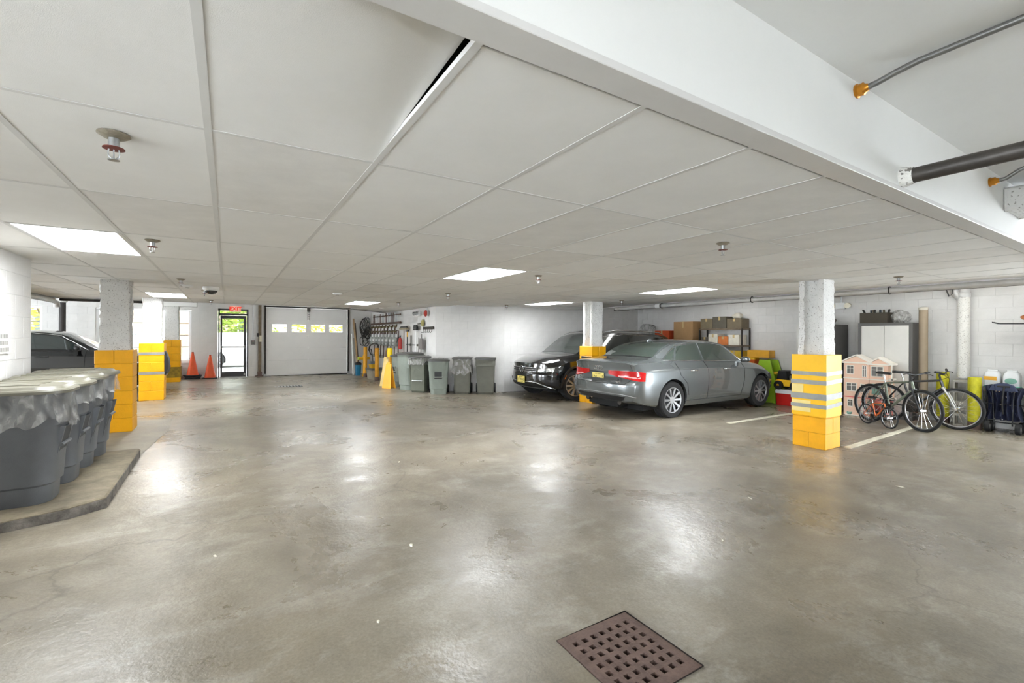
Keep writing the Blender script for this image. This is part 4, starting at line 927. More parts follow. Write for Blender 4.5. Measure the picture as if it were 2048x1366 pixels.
window('window_2', [(-3.16,-2.53),(-2.43,-1.70),(-1.59,-.98)], .62, 2.15, 2, 4)
ALU = pm('dark_grey_aluminium', (72,73,76), .4, .5, var=.06)
dx0, dx1 = -.25, .59
m = MB(); y = FARY
for a, b, c, d in ((dx0,dx0+.05,-.02,2.24),(dx1-.05,dx1,-.02,2.24),(dx0,dx1,2.19,2.24),(dx0,dx1,2.03,2.09)): m.box(a, b, y-.02, y+.12, c, d)
door = struct('door_1', m, ALU)
lf = MB(); g = (dx0+.115, dx1-.13, .20, 1.925)
for a, b, c, d in ((dx0+.055,g[0],.03,2.025),(g[1],dx1-.055,.03,2.025),(g[0],g[1],.03,g[2]),(g[0],g[1],g[3],2.025)): lf.box(a, b, y+.02, y+.065, c, d)
leaf = obj('door_leaf', lf, ALU, door)
m = MB(); m.box(g[0], g[1], y+.04, y+.046, g[2], g[3]); obj('pane', m, PANE, leaf)
m = MB(); m.box(dx0+.05, dx1-.05, y+.04, y+.046, 2.09, 2.19); obj('pane', m, PANE, door)
m = MB(); m.box(g[0]-.02, g[1]+.02, y-.03, y+.0, .98, 1.03); m.box(g[0]-.04,g[0],y-.03,y+.03,.96,1.05); m.box(g[1],g[1]+.04,y-.03,y+.03,.96,1.05); obj('push_bar', m, STEEL, leaf)
m = MB(); m.box(dx1-.13,dx1-.085,y-.0,y+.02,.08,.13); obj('lock', m, STEEL, leaf)
m = MB(); m.box(dx0, dx1, y-.06, y+.10, -.0+fz(.2), .012+fz(.2)); obj('threshold', m, STEEL, door)
# exit sign
t = thing('exit_sign', 'small red and white exit sign above the glazed door', 'sign', (.225, FARY-.05, 2.15))
m = MB(); m.box(-.155,.155,0,.045,0,.185); part(t, 'case', m, pm('exit_case', (246,196,176), .5, emit=.08), bevel=.004)
obj('exit_lettering', text_mesh('EXIT', .17, T(0,-.003,.09,0,PI/2), .002, .004), pm('exit_red', (225,44,20), .5, var=0, emit=.22), t)
# roller door in five sections
GD = pm('white_door_panel', (226,225,223), .5, var=.03, scale=2, bump=.05, bscale=30)
gx0, gx1 = 1.10, 3.74; zz = [fz(2.4)+.012, .54, .96, 1.37, 1.90, 2.335]
m = MB(); m.box(gx0-.06, gx0, FARY-.02, FARY+.14, -.03, 2.4); m.box(gx1, gx1+.06, FARY-.02, FARY+.14, -.03, 2.4); m.box(gx0-.06, gx1+.06, FARY-.0, FARY+.14, 2.335, 2.42)
gd = struct('door_2', m, GD)
wins = [(1.285,1.735),(1.895,2.34),(2.505,2.965),(3.115,3.565)]
for k in range(5):
    a, b = zz[k]+.003, zz[k+1]-.003; m = MB()
    bk = MB(); bk.box(gx0+.01, gx1-.01, FARY+.05, FARY+.058, zz[k]-.015, zz[k]+.015); obj('light_stop_strip', bk, GD, gd)  # backing strip added to stop light leaking between the sections
    if k == 3:
        xs_ = [gx0+.01] + [v for w in wins for v in w] + [gx1-.01]
        for i in range(len(xs_)-1):
            if i % 2 == 0: m.box(xs_[i], xs_[i+1], FARY+.02, FARY+.06, a, b)
            else: m.box(xs_[i], xs_[i+1], FARY+.02, FARY+.06, a, 1.50); m.box(xs_[i], xs_[i+1], FARY+.02, FARY+.06, 1.768, b)
    else: m.box(gx0+.01, gx1-.01, FARY+.02, FARY+.06, a, b)
    pn = obj('door_panel', m.mesh('door_panel', 0), GD, gd)
    if k == 3:
        for w in wins:
            m = MB(); m.box(w[0], w[1], FARY+.035, FARY+.041, 1.50, 1.768); obj('pane', m, PANE, pn)
            m = MB()
            for c in ((w[0]-.015,w[1]+.015,1.485,1.50),(w[0]-.015,w[1]+.015,1.768,1.783),(w[0]-.015,w[0],1.485,1.783),(w[1],w[1]+.015,1.485,1.783)): m.box(c[0],c[1],FARY+.012,FARY+.03,c[2],c[3])
            obj('pane_frame', m, FRAME, pn)
    else:
        for q in range(1, 8):
            zq = a + (b-a)*q/8; m = MB(); m.box(gx0+.02, gx1-.02, FARY+.017, FARY+.021, zq-.003, zq+.003); obj('pressed_rib', m, GD, pn)
hm = MB(); hm.prism([(-.05,0),(-.02,-.035),(.0,-.055),(.02,-.035),(.05,0),(.02,.035),(0,.055),(-.02,.035)], -.004, .004, Matrix.Rotation(PI/2, 4, 'X') @ Matrix.Scale(.6, 4, (1,0,0))); hm.cyl((-.045,0,0),(.045,0,0),.010,n=8); hme = hm.mesh('hinge')
for z in zz[1:5]:
    for x in (gx0+.06, 2.42, gx1-.06):
        o = obj('hinge', hme, WHITEPL, gd); o.location = (x, FARY+.01, z)
m = MB(); m.box(gx0-.02, gx1+.02, FARY+.02, FARY+.065, fz(3.9)-.01, zz[0]+.012); obj('bottom_seal', m, BLACKPL, gd)
for x in (gx0-.02, gx1+.02):
    m = MB(); m.box(x-.025, x+.025, FARY-.045, FARY-.02, 0.0, 2.5); m.box(x-.025,x-.02,FARY-.07,FARY-.02,0,2.5); m.box(x+.02,x+.025,FARY-.07,FARY-.02,0,2.5); obj('door_track', m, DARKSTEEL, gd)
    m = MB(); m.box(x-.04, x+.04, FARY-.09, FARY-.02, 0.02, .09); obj('bottom_bracket', m, STEEL, gd)
m = MB()
for s_ in (-.03,.03): m.box(2.42+s_-.007, 2.42+s_+.007, FARY-.05, FARY-.03, 1.93, 2.36)
for k in range(5): m.box(2.39,2.45,FARY-.05,FARY-.035,1.96+.08*k,1.97+.08*k)
m.box(2.37,2.47,FARY-.08,FARY-.01,2.22,2.38); obj('opener_arm', m, DARKSTEEL, gd)
# rusty steel post, opener switch and wires left of the roller door
t = thing('steel_post', 'rusty steel door post standing left of the roller door', 'post', (.92, FARY-.08, fz(.9)))
m = MB(); m.box(-.045,.045,-.03,.04,0,2.45); part(t, 'channel', m, pm('rusty_brown_steel', (112,98,78), .7, .3, var=.3, scale=8)); m = MB(); m.box(-.14,.10,-.07,.05,0,.03); m.box(-.06,.06,-.06,.05,.03,.16); part(t, 'base_plate', m, RUST)
m = MB(); m.box(-.02,.05,-.09,-.03,1.15,1.36); part(t, 'sensor_box', m, pm('cream_box', (214,208,184), .5)); m = MB(); m.box(-.09,-.03,-.09,-.03,1.32,1.44); part(t, 'sensor_head', m, BLACKPL)
t = thing('door_switch', 'small grey push-button switch on a conduit between the doors', 'switch', (.725, FARY-.02, 1.15))
m = MB(); m.box(-.055,.055,-.06,0,-.075,.075); part(t, 'box', m, pm('switch_grey', (96,92,90), .5), bevel=.006); m = MB(); m.cyl((0,-.02,.07),(0,-.02,1.20),.010,n=8); part(t, 'conduit', m, STEEL)
for k, cc in enumerate(((190,40,40),(30,110,60),(40,40,40))): m = MB(); m.cyl((0,-.07,.042-.042*k),(0,-.058,.042-.042*k),.014,n=12); part(t, 'button', m, pm('button_%d' % k, cc, .4, var=0))
# grates: the square drain in the foreground and the slotted one by the roller door
t = thing('floor_drain', 'rusty square drain grate set in the foreground floor', 'drain', ((DR[0]+DR[1])/2, (DR[2]+DR[3])/2, fz(1.5)))
wx, wy = (DR[1]-DR[0])/2, (DR[3]-DR[2])/2; n = 7; p = .052; hw = .0135
def lx(x, z): return z - .0135*x
m = MB(); ex = [-wx+.004] + [(k-(n-1)/2)*p + s_*hw for k in range(n) for s_ in (-1,1)] + [wx-.004]; ey = [-wy+.004] + [(k-(n-1)/2)*p + s_*hw for k in range(n) for s_ in (-1,1)] + [wy-.004]
for i in range(len(ex)-1):
    for j in range(len(ey)-1):
        if i % 2 and j % 2: continue
        q = [(ex[i],ey[j]),(ex[i+1],ey[j]),(ex[i+1],ey[j+1]),(ex[i],ey[j+1])]
        m.add([(a,b,lx(a,.003)) for a,b in q]+[(a,b,lx(a,-.022)) for a,b in q],[(0,1,2,3),(7,6,5,4)])
        for e, (di, dj) in enumerate(((0,-1),(1,0),(0,1),(-1,0))):
            ii, jj = i+di, j+dj
            if ii < 0 or jj < 0 or ii >= len(ex)-1 or jj >= len(ey)-1 or (ii % 2 and jj % 2):
                a, b = q[e], q[(e+1) % 4]; o = len(m.v)
                m.add([(a[0],a[1],lx(a[0],.003)),(b[0],b[1],lx(b[0],.003)),(b[0],b[1],lx(b[0],-.022)),(a[0],a[1],lx(a[0],-.022))],[(0,3,2,1)])
part(t, 'grate', m, RUST, merge=True)
m = MB(); m.rings([[(sx*wx,sy*wy,z) for sx,sy in ((-1,-1),(1,-1),(1,1),(-1,1))] for z in (.004,-.3)], cap=False); m.box(-wx,wx,-wy,wy,-.32,-.3); part(t, 'sump', m, pm('wet_sump', (34,28,24), .5))
t = thing('floor_drain', 'slotted steel drain strip in the floor before the roller door', 'drain', (1.40, 13.65, fz(1.4)), .0)
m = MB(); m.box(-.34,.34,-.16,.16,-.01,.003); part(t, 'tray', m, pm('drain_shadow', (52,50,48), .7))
for k in range(9): m = MB(); m.box(-.32+.076*k,-.285+.076*k,-.14,.14,.003,.012); part(t, 'grate_bar', m, STEEL)
# ------------------------------------------------------------------ meters, pipes and tools on the wall right of the roller door
MX = 4.57
PIPE = pm('brown_gas_pipe', (92,70,60), .55, .3, var=.2, scale=20); METER = pm('grey_meter_cast', (150,154,150), .5, .2, var=.1); METERF = pm('meter_dial', (226,228,228), .3, var=.02)
words = ['closest to the wall bins','second from the wall bins','third from the wall bins','fourth from the wall bins','fourth from the far corner','third from the far corner','second from the far corner','nearest the far corner']
for k in range(8):
    y = 14.0 + .385*k
    t = thing('gas_meter', 'grey gas meter with brown pipes on the wall, ' + words[k], 'gas meter', (MX-.02, y, 1.22), PI/2, 'gas meters in a row')
    # local: -y... after the turn local +y looks into the wall (-x world is local +y)
    m = MB(); m.rings([[(a, .10+b, z) for a, b in rrect(.24*f,.15*f,.05*f,4)] for z, f in ((-.16,.7),(-.12,.95),(.02,1),(.10,.95),(.14,.6))]); part(t, 'meter_body', m, METER, smooth=40)
    m = MB(); m.box(-.07,.07,.165,.185,-.03,.06); part(t, 'index_box', m, METERF, bevel=.008); m = MB(); m.cyl((0,.165,-.09),(0,.185,-.09),.035,n=14); part(t, 'regulator_cap', m, METERF, smooth=40)
    for s_ in (-.075,.075): m = MB(); m.cyl((s_,.10,.12),(s_,.10,.22),.030,n=12); part(t, 'union', m, METERF if s_ < 0 else METER, smooth=40)
    m = MB(); m.tube([(.075,.10,.22),(.075,.10,.38),(.06,.10,.42),(.02,.08,.45),(.02,.06,.50),(.02,.06,.53)], .020, 8); part(t, 'riser_pipe', m, PIPE, smooth=50)
    m = MB(); m.tube([(-.075,.10,.20),(-.075,.10,.30),(-.10,.10,.33),(-.10,.05,.33),(-.10,.05,-.42),(-.10,.05,-.60)], .018, 8); part(t, 'drop_pipe', m, PIPE, smooth=50)
    m = MB(); m.cyl((.04,.10,.30),(.11,.10,.30),.032,n=10); m.box(.06,.09,.13,.19,.29,.31); m.cyl((.02,.055,.46),(.02,.15,.46),.028,n=10); part(t, 'valve', m, pm('brass_valve', (116,104,74), .45, .5, var=.2), smooth=40)
    m = MB(); m.lathe([(.001,-.035),(.055,-.03),(.06,0),(.03,.03),(.02,.06)], 14, T(-.10,.10,-.55)); part(t, 'lower_regulator', m, METER, smooth=40)
t = thing('pipe_manifold', 'long brown pipe manifold joining the gas meters under the ceiling', 'pipe', (MX-.08, 14.0, 1.80), PI/2, None)
m = MB(); m.cyl((-.35,0,0),(2.95,0,0),.032,n=12); m.cyl((-.35,0,.25),(2.7,0,.25),.018,n=10); part(t, 'header', m, PIPE, smooth=50)
for k in range(8):
    x = .02 + .36*k; m = MB(); m.cyl((x,.0,.0),(x,.0,.335),.014,n=8); m.cyl((x+.12,.01,.0),(x+.12,.01,.335),.010,n=8); part(t, 'branch_pipe', m, PIPE if k % 2 else STEEL, smooth=50)
    m = MB(); m.cyl((x-.04,0,.25),(x+.04,0,.25),.022,n=8); m.cyl((x,-.0,.25),(x,.05,.25),.012,n=8); part(t, 'tee_fitting', m, PIPE, smooth=50)
def wall_tool(name, label, cat, y, parts, group='cleaning tools hung on the wall'):
    t = thing(name, label, cat, (MX-.02, y, 0), PI/2, group)
    for nm, mb, mt in parts: part(t, nm, mb, mt, smooth=45)
    return t
def pole(x, z0, z1, r=.012, y=.085, lean=0.0): m = MB(); m.cyl((x,y,z0),(x+lean,y,z1),r,n=8); return m
def headbox(x, z, w, h, d=.06, y=.09): m = MB(); m.box(x-w/2,x+w/2,y-d/2,y+d/2,z-h/2,z+h/2); return m
def brush(x, z, w, h): m = MB(); m.add([(x-w/2,.06,z),(x+w/2,.06,z),(x+w/2,.12,z),(x-w/2,.12,z),(x-w*.36,.07,z+h),(x+w*.36,.07,z+h),(x+w*.36,.11,z+h),(x-w*.36,.11,z+h)],[(0,3,2,1),(4,5,6,7),(0,1,5,4),(1,2,6,5),(2,3,7,6),(3,0,4,7)]); return m
GREYPOLE = pm('grey_pole', (126,124,120), .5); 
wall_tool('push_broom', 'wide push broom hung head up beside the gas meters', 'broom', 13.25, [('handle', pole(0,.75,1.55), pm('brown_pole',(110,86,70),.6)), ('broom_head', headbox(0,1.60,.62,.05,.08), pm('broom_block',(150,138,110),.6)), ('bristles', brush(0,1.625,.62,.05), BLACKPL)])
wall_tool('squeegee', 'black-handled tool with yellow neck on the tool wall', 'tool', 12.95, [('handle', pole(0,.70,1.36,.014), BLACKPL), ('neck', pole(0,1.36,1.52,.018), pm('tool_yellow',(236,180,40),.5)), ('head', headbox(0,1.53,.16,.03), BLACKPL)])
wall_tool('deck_brush', 'white-handled broom with black head up on the tool wall', 'broom', 12.25, [('handle', pole(0,.72,1.56), WHITEPL), ('broom_head', headbox(0,1.57,.26,.05), BLACKPL), ('bristles', brush(0,1.60,.28,.10), BLACKPL)])
wall_tool('shovel', 'upside-down dark shovel at the right end of the tool rack', 'shovel', 11.80, [('handle', pole(.05,.55,1.05,.014), GREYPOLE), ('blade', brush(.0,1.02,.26,.30), pm('shovel_grey',(110,106,104),.5)), ('grip', pole(.0,1.32,1.44,.018), GREYPOLE)])
wall_tool('scraper_pole', 'thin grey pole hanging between broom and shovel', 'tool', 12.02, [('handle', pole(0,.60,1.35,.012), GREYPOLE), ('head', headbox(0,.60,.10,.06,.03), GREYPOLE)])
wall_tool('tool_rack', 'grey wall rail carrying the brooms and shovel', 'rack', 12.5, [('rail', headbox(0,1.13,1.35,.035,.03,.03), GREYPOLE), ('upright', headbox(.33,1.13,.035,.55,.03,.02), GREYPOLE), ('clip', headbox(-.30,1.13,.06,.06,.03,.04), DARKSTEEL), ('clip', headbox(.30,1.13,.06,.06,.03,.04), DARKSTEEL)], None)
hk = [('rail', headbox(0,1.60,.72,.07,.02,.02), DARKSTEEL)]
for k in range(5):
    mm = MB(); x = -.3+.15*k; mm.tube([(x,.03,1.57),(x,.05,1.50),(x+.02,.08,1.47),(x+.04,.09,1.50)],.008,6); hk.append(('hook', mm, DARKSTEEL))
wall_tool('hook_rail', 'short black hook rail on the wall below the red alarm', 'rack', 11.48, hk, None)
wall_tool('fire_alarm', 'round red fire alarm on the wall near the ceiling', 'alarm', 11.55, [('backbox', headbox(0,1.99,.14,.14,.05,.03), pm('alarm_box',(200,196,190),.5)), ('gong', (lambda m: m.lathe([(.001,.05),(.05,.045),(.085,.02),(.09,0)],20,T(0,.06,1.99,0,-PI/2)))(MB()), pm('alarm_red',(176,52,40),.35)), ('conduit', pole(0,2.05,2.5,.010,.03), STEEL)], None)
wall_tool('emergency_light', 'white twin-head emergency light beside the red fire alarm', 'light', 12.2, [('case', headbox(0,2.0,.22,.12,.07,.05), WHITEPL), ('lamp_head', (lambda m: m.cyl((-.10,.09,2.02),(-.10,.15,2.0),.05,n=14))(MB()), STEEL), ('lamp_head', (lambda m: m.cyl((.10,.09,2.02),(.10,.15,2.0),.05,n=14))(MB()), STEEL), ('conduit', pole(-.05,2.06,2.5,.010,.03), STEEL)], None)
wall_tool('hose_hanger', 'small yellow-green bracket on the wall under the emergency light', 'bracket', 11.86, [('bracket', (lambda m: m.lathe([(.09,0),(.10,.02),(.06,.05),(.001,.05)],14,T(0,.02,1.74,0,-PI/2)))(MB()), pm('olive_bracket',(150,142,84),.5)), ('arm', headbox(.1,1.72,.14,.02), DARKSTEEL)], None)
t = thing('fire_extinguisher', 'small red extinguisher hung right of the gas meters', 'extinguisher', (MX-.10, 13.62, .98)); m = MB(); m.lathe([(.001,0),(.055,.005),(.06,.03),(.06,.28),(.03,.34),(.02,.36)],16); part(t,'cylinder',m,pm('extinguisher_red',(186,50,44),.35),smooth=40); m=MB(); m.cyl((0,0,.36),(0,0,.40),.02,n=10); m.box(-.01,.01,-.07,.03,.40,.42); part(t,'valve_head',m,BLACKPL); m=MB(); m.tube([(0,.03,.38),(-.06,.06,.34),(-.08,.06,.2)],.010,6); part(t,'hose',m,BLACKPL)
# corner clutter: poles, cables, tubs, buckets, signs
for k, (xa, ya, xb, yb, zt, mt, lb, w) in enumerate([(3.98,16.75,3.92,17.28,2.0,WOOD,'long pale timber leaning in corner right of roller door',.035),(4.04,16.9,3.98,17.30,1.85,pm('dark_timber',(84,70,58),.7),'dark timber leaning beside the hanging cables',.03),(3.86,17.0,3.87,17.30,1.45,WHITEPL,'white pipe length leaning nearest the roller door',.028),(3.90,16.8,3.93,17.30,1.3,pm('grey_timber',(150,146,138),.7),'grey board leaning behind the first bollard',.03)]):
    m = MB(); m.cyl((xa,ya,fz(4)),(xb,yb,zt),w,n=4 if k != 2 else 10); single('leaning_pole', lb, 'pole', m, mt, group='timbers and pipes leaning in the corner')
rnd = random.Random(3); t = thing('cable_bundle', 'tangled black cables and hoses hung on the corner wall', 'cable', (4.33, 17.30, 1.5), 0)
for k in range(13):
    cx, cz = rnd.uniform(-.07,.10), rnd.uniform(-.32,.32); rx, rz_ = rnd.uniform(.07,.15), rnd.uniform(.12,.30); ph = rnd.uniform(0,6.28)
    m = MB(); m.tube([(cx + rx*math.cos(a)*(1+.15*math.sin(3*a+ph)), -.04-.03*(k % 4)+.015*math.sin(2*a+ph), cz + rz_*math.sin(a)) for a in [2*PI*q/26 for q in range(26)]], .010 + .004*(k % 3), 6, closed=True); part(t, 'cable_loop', m, pm('cable_%d' % (k % 3), [(34,34,34),(70,70,68),(48,44,40)][k % 3], .5))
m = MB(); m.cyl((0,.02,.36),(0,-.20,.36),.02,n=8); part(t, 'peg', m, DARKSTEEL)
t = thing('valve_hydrant', 'yellow hydrant-shaped valve behind the first ochre bollard', 'valve', (4.08, 16.25, fz(4))); m = MB(); m.lathe([(.09,0),(.10,.03),(.07,.05),(.065,.55),(.09,.58),(.09,.62),(.07,.72),(.03,.78),(.001,.79)],16); part(t,'barrel',m,pm('hydrant_yellow',(232,178,24),.5,var=.15),smooth=40)
m = MB(); m.cyl((-.20,0,.62),(.16,0,.62),.045,n=12); part(t,'nozzle',m,MATS['hydrant_yellow'],smooth=40); m = MB(); m.cyl((-.24,0,.62),(-.20,0,.62),.055,n=12); part(t,'nozzle_cap',m,pm('lime_cap',(180,210,60),.5))
t = thing('waste_bin', 'tall blue plastic bin with dark top beside the first bollard', 'bin', (3.92, 16.55, fz(4))); m = MB(); m.rings([[(a,b,z) for a,b in rrect(.20*f,.20*f,.04,3)] for z,f in ((0,.8),(.38,1))]); part(t,'body',m,pm('blue_plastic',(24,112,150),.45),smooth=40); m=MB(); m.rings([[(a,b,z) for a,b in rrect(.21*f,.21*f,.04,3)] for z,f in ((.38,1),(.44,1),(.47,.7))]); part(t,'top',m,BLACKPL,smooth=40)
t = thing('storage_tub', 'low beige-grey tub with dark lid behind the bollards', 'tub', (4.16, 15.05, fz(4)), PI/2); m = MB(); m.rings([[(a,b,z) for a,b in rrect(.80*f,.52*f,.06,3)] for z,f in ((0,.86),(.30,1))]); part(t,'body',m,pm('tub_beige',(150,144,128),.6,var=.15),smooth=40); m=MB(); m.rings([[(a,b,z) for a,b in rrect(.83*f,.55*f,.06,3)] for z,f in ((.30,1),(.33,1),(.35,.9))]); part(t,'lid',m,pm('tub_lid',(84,84,82),.5),smooth=40)
t = thing('mop_bucket', 'yellow mop bucket standing on the tub by the gas meters', 'bucket', (4.06, 15.10, fz(4)+.352)); m = MB(); m.rings([[(a,b,z) for a,b in rrect(.26*f,.34*f,.06,3)] for z,f in ((0,.8),(.13,1))]); part(t,'bucket',m,pm('bucket_yellow',(214,168,40),.5),smooth=40); m = MB(); m.box(-.10,.10,-.10,.10,.13,.22); part(t,'wringer',m,pm('wringer_blue_grey',(80,92,104),.5),bevel=.01); m = MB(); m.tube([(0,.05,.2),(.02,.2,.42),(.0,.30,.62)],.016,8); part(t,'lever',m,BLACKPL,smooth=50)
m = MB(); m.tube([(4.10,15.80,.90),(4.10,15.74,1.02),(4.09,15.5,1.08),(4.09,15.2,1.13),(4.09,14.9,1.14),(4.10,14.66,1.08),(4.10,14.58,.94)],.022,8); m.tube([(4.10,15.80,.90),(4.12,15.7,.80),(4.13,15.62,.74)],.022,8); single('black_hose', 'black rubber hose looping over the tub between the bollards', 'hose', m, BLACKPL, smooth=60)
def wet_sign(label, x, y, rz, col, h=.62):
    t = thing('floor_sign', label, 'sign', (x, y, fz(x)), rz, 'folding floor signs')
    for s_ in (-1, 1): m = MB(); m.prism([(-.15,0),(.15,0),(.09,h),(-.09,h)], -.008, .008, Matrix.Translation((0, s_*.10, 0)) @ Matrix.Rotation(PI/2 + s_*.14, 4, 'X')); part(t, 'panel', m, col, bevel=.003)
    m = MB(); m.box(-.06,.06,-.025,.025,h-.02,h+.03); part(t, 'hinge', m, col, bevel=.005)
wet_sign('cream folding floor sign leaning among mops by the capped bollard', 3.78, 12.74, -1.2, pm('sign_cream',(226,198,130),.5,var=.1), .78)
wet_sign('orange-yellow folding floor sign in front of the slim bin', 3.70, 12.20, -1.0, pm('sign_yellow',(236,172,44),.45), .66)
rnd = random.Random(5)
for k, (x, y, lb) in enumerate([(4.05,13.55,'brown string mop head up behind the cream floor sign')]):
    t = thing('string_mop', lb, 'mop', (x, y, fz(x))); m = MB(); m.cyl((0,0,.0),(0,0,.95),.013,n=8); part(t,'handle',m,WOOD)
    m = MB()
    for q in range(26):
        a = rnd.uniform(0,6.28); r = rnd.uniform(.04,.11); m.tube([(0,0,.98),(r*math.cos(a)*.7,r*math.sin(a)*.7,.99),(r*math.cos(a),r*math.sin(a),.90),(r*1.1*math.cos(a),r*1.1*math.sin(a),rnd.uniform(.62,.75))],.008,5)
    part(t,'strings',m,pm('mop_brown',(136,108,86),.9,var=.2))
# below and beside the windows
t = thing('storage_box', 'black box on the floor under the window beside the cones', 'box', (-1.30, 17.16, fz(-1)), 0); m = MB(); m.box(-.17,.12,-.14,.14,0,.30); part(t,'body',m,BLACKPL,bevel=.01); m = MB(); m.box(-.18,.13,-.15,.15,.30,.40); part(t,'lid',m,pm('grey_box_lid',(84,86,90),.4),bevel=.02)
m = MB(); m.prism([(-.2,0),(.12,0),(.12,.05),(-.05,.06),(-.05,.10),(.16,.11),(.16,.16),(.02,.20),(.0,.30),(-.05,.30),(-.07,.20),(-.16,.18),(-.2,.1)], -.012, .012, Matrix.Rotation(PI/2-.15,4,'X')); single('wooden_board', 'pale plywood cut-out leaning on black box by the cones', 'board', m, WOOD, (-1.30, 16.80, fz(-1)))
t = thing('tube_chair', 'white tubular chair with black top grip beyond the dark sedan', 'chair', (-3.26, 16.3, fz(-3)), .1)
m = MB(); m.tube([(-.24,0,.0),(-.24,0,.95),(-.20,0,1.08),(-.10,0,1.16),(.10,0,1.16),(.20,0,1.08),(.24,0,.95),(.24,0,.0)],.016,8); part(t,'back_frame',m,WHITEPL,smooth=50)
m = MB(); m.tube([(-.12,0,1.162),(.12,0,1.162)],.026,10); part(t,'grip',m,BLACKPL,smooth=50); m = MB(); m.box(-.22,.22,-.42,.0,.50,.54); part(t,'seat',m,WHITEPL,bevel=.015)
for s_ in (-.22,.22): m = MB(); m.tube([(s_,-.40,.5),(s_,-.42,0)],.015,8); part(t,'leg',m,WHITEPL); m = MB(); m.box(s_-.03,s_+.03,-.03,.03,.9,.98); part(t,'hand_grip',m,BLACKPL)
# pipes in the left bay
DUCT = pm('pale_duct', (196,195,192), .5, .2, var=.1)
m = MB(); m.tube([(-3.04,6.8,2.10),(-3.04,12.9,2.10),(-3.04,13.15,2.08),(-3.04,13.2,1.98)],.055,12); single('ceiling_pipe', 'pale pipe running along the ceiling of the left bay', 'pipe', m, DUCT, smooth=50)
t = thing('drain_pipe', 'dark vertical pipe dropping from the left bay ceiling', 'pipe', (-3.77, 16.85, fz(-3))); m = MB(); m.cyl((0,0,0),(0,0,2.24),.07,n=14); part(t,'pipe',m,pm('black_iron_pipe',(46,42,40),.6,.2,var=.3,scale=30),smooth=50); m = MB(); m.lathe([(.075,2.18),(.10,2.19),(.10,2.30),(.075,2.31)],14); part(t,'collar',m,DUCT,smooth=40)
m = MB(); m.cyl((-2.95,13.0,2.118),(-1.42,13.0,2.118),.026,n=10); single('ceiling_pipe', 'long dark pipe under the ceiling edge above the windows', 'pipe', m, DARKSTEEL, smooth=50)
# ------------------------------------------------------------------ storage corner on the right
GZ = lambda x: fz(x)
def bx(t, name, mat, a, bevel=.004, label=None):
    m = MB(); m.box(*a); return part(t, name, m, mat, bevel=bevel, label=label)
CABWHITE = pm('cabinet_white', (214,212,206), .5, var=.03); CABGREY = pm('cabinet_grey', (92,90,88), .5, .2, var=.08)
def cabinet(label, x0, x1, y0, y1, h, frame, side):
    """door side looks to -x"""
    z = fz(x0); t = thing('storage_cabinet', label, 'cabinet', ((x0+x1)/2, (y0+y1)/2, z)); w, d = (x1-x0)/2, (y1-y0)/2
    bx(t, 'body', side, (-w+.025, w, -d, d, .0, h)); f = .05
    m = MB()
    for a in ((-d,-d+f,0,h),(d-f,d,0,h),(-d+f,d-f,0,.07),(-d+f,d-f,h-f,h)): m.box(-w, -w+.03, a[0], a[1], a[2], a[3])
    part(t, 'face_frame', m, frame)
    for s in (-1, 1):
        a, b = (-d+f+.004, -.003) if s < 0 else (.003, d-f-.004)
        m = MB(); m.box(-w-.004, -w+.03, a, b, .075, h-f-.004); dr = part(t, 'door', m, CABWHITE, bevel=.004)
        m = MB(); m.box(-w-.03, -w-.004, s*.04-.008, s*.04+.008, h*.5-.06, h*.5+.06); part(dr, 'handle', m, STEEL)
    return t
cabinet('white two-door cabinet with dark frame behind the dollhouse', 10.50, 10.93, 3.18, 4.02, 1.78, CABGREY, CABGREY)
cabinet('tall white-fronted cabinet with dark side behind the padded column', 10.13, 10.93, 4.36, 4.98, 1.76, CABWHITE, CABGREY)
t = thing('post', 'brown vertical post beside the white two-door cabinet', 'post', (10.64, 3.07, fz(10.6))); m = MB(); m.cyl((0,0,0),(0,0,2.05),.065,n=16); part(t, 'shaft', m, pm('brown_post', (150,134,112), .6, var=.1), smooth=50); m = MB(); m.box(-.09,.09,-.09,.09,0,.02); part(t,'base_plate',m,RUST); m = MB(); m.lathe([(.066,2.0),(.072,2.01),(.072,2.05),(.03,2.06)],16); part(t,'cap',m,pm('pale_rail',(196,190,176),.6),smooth=40)
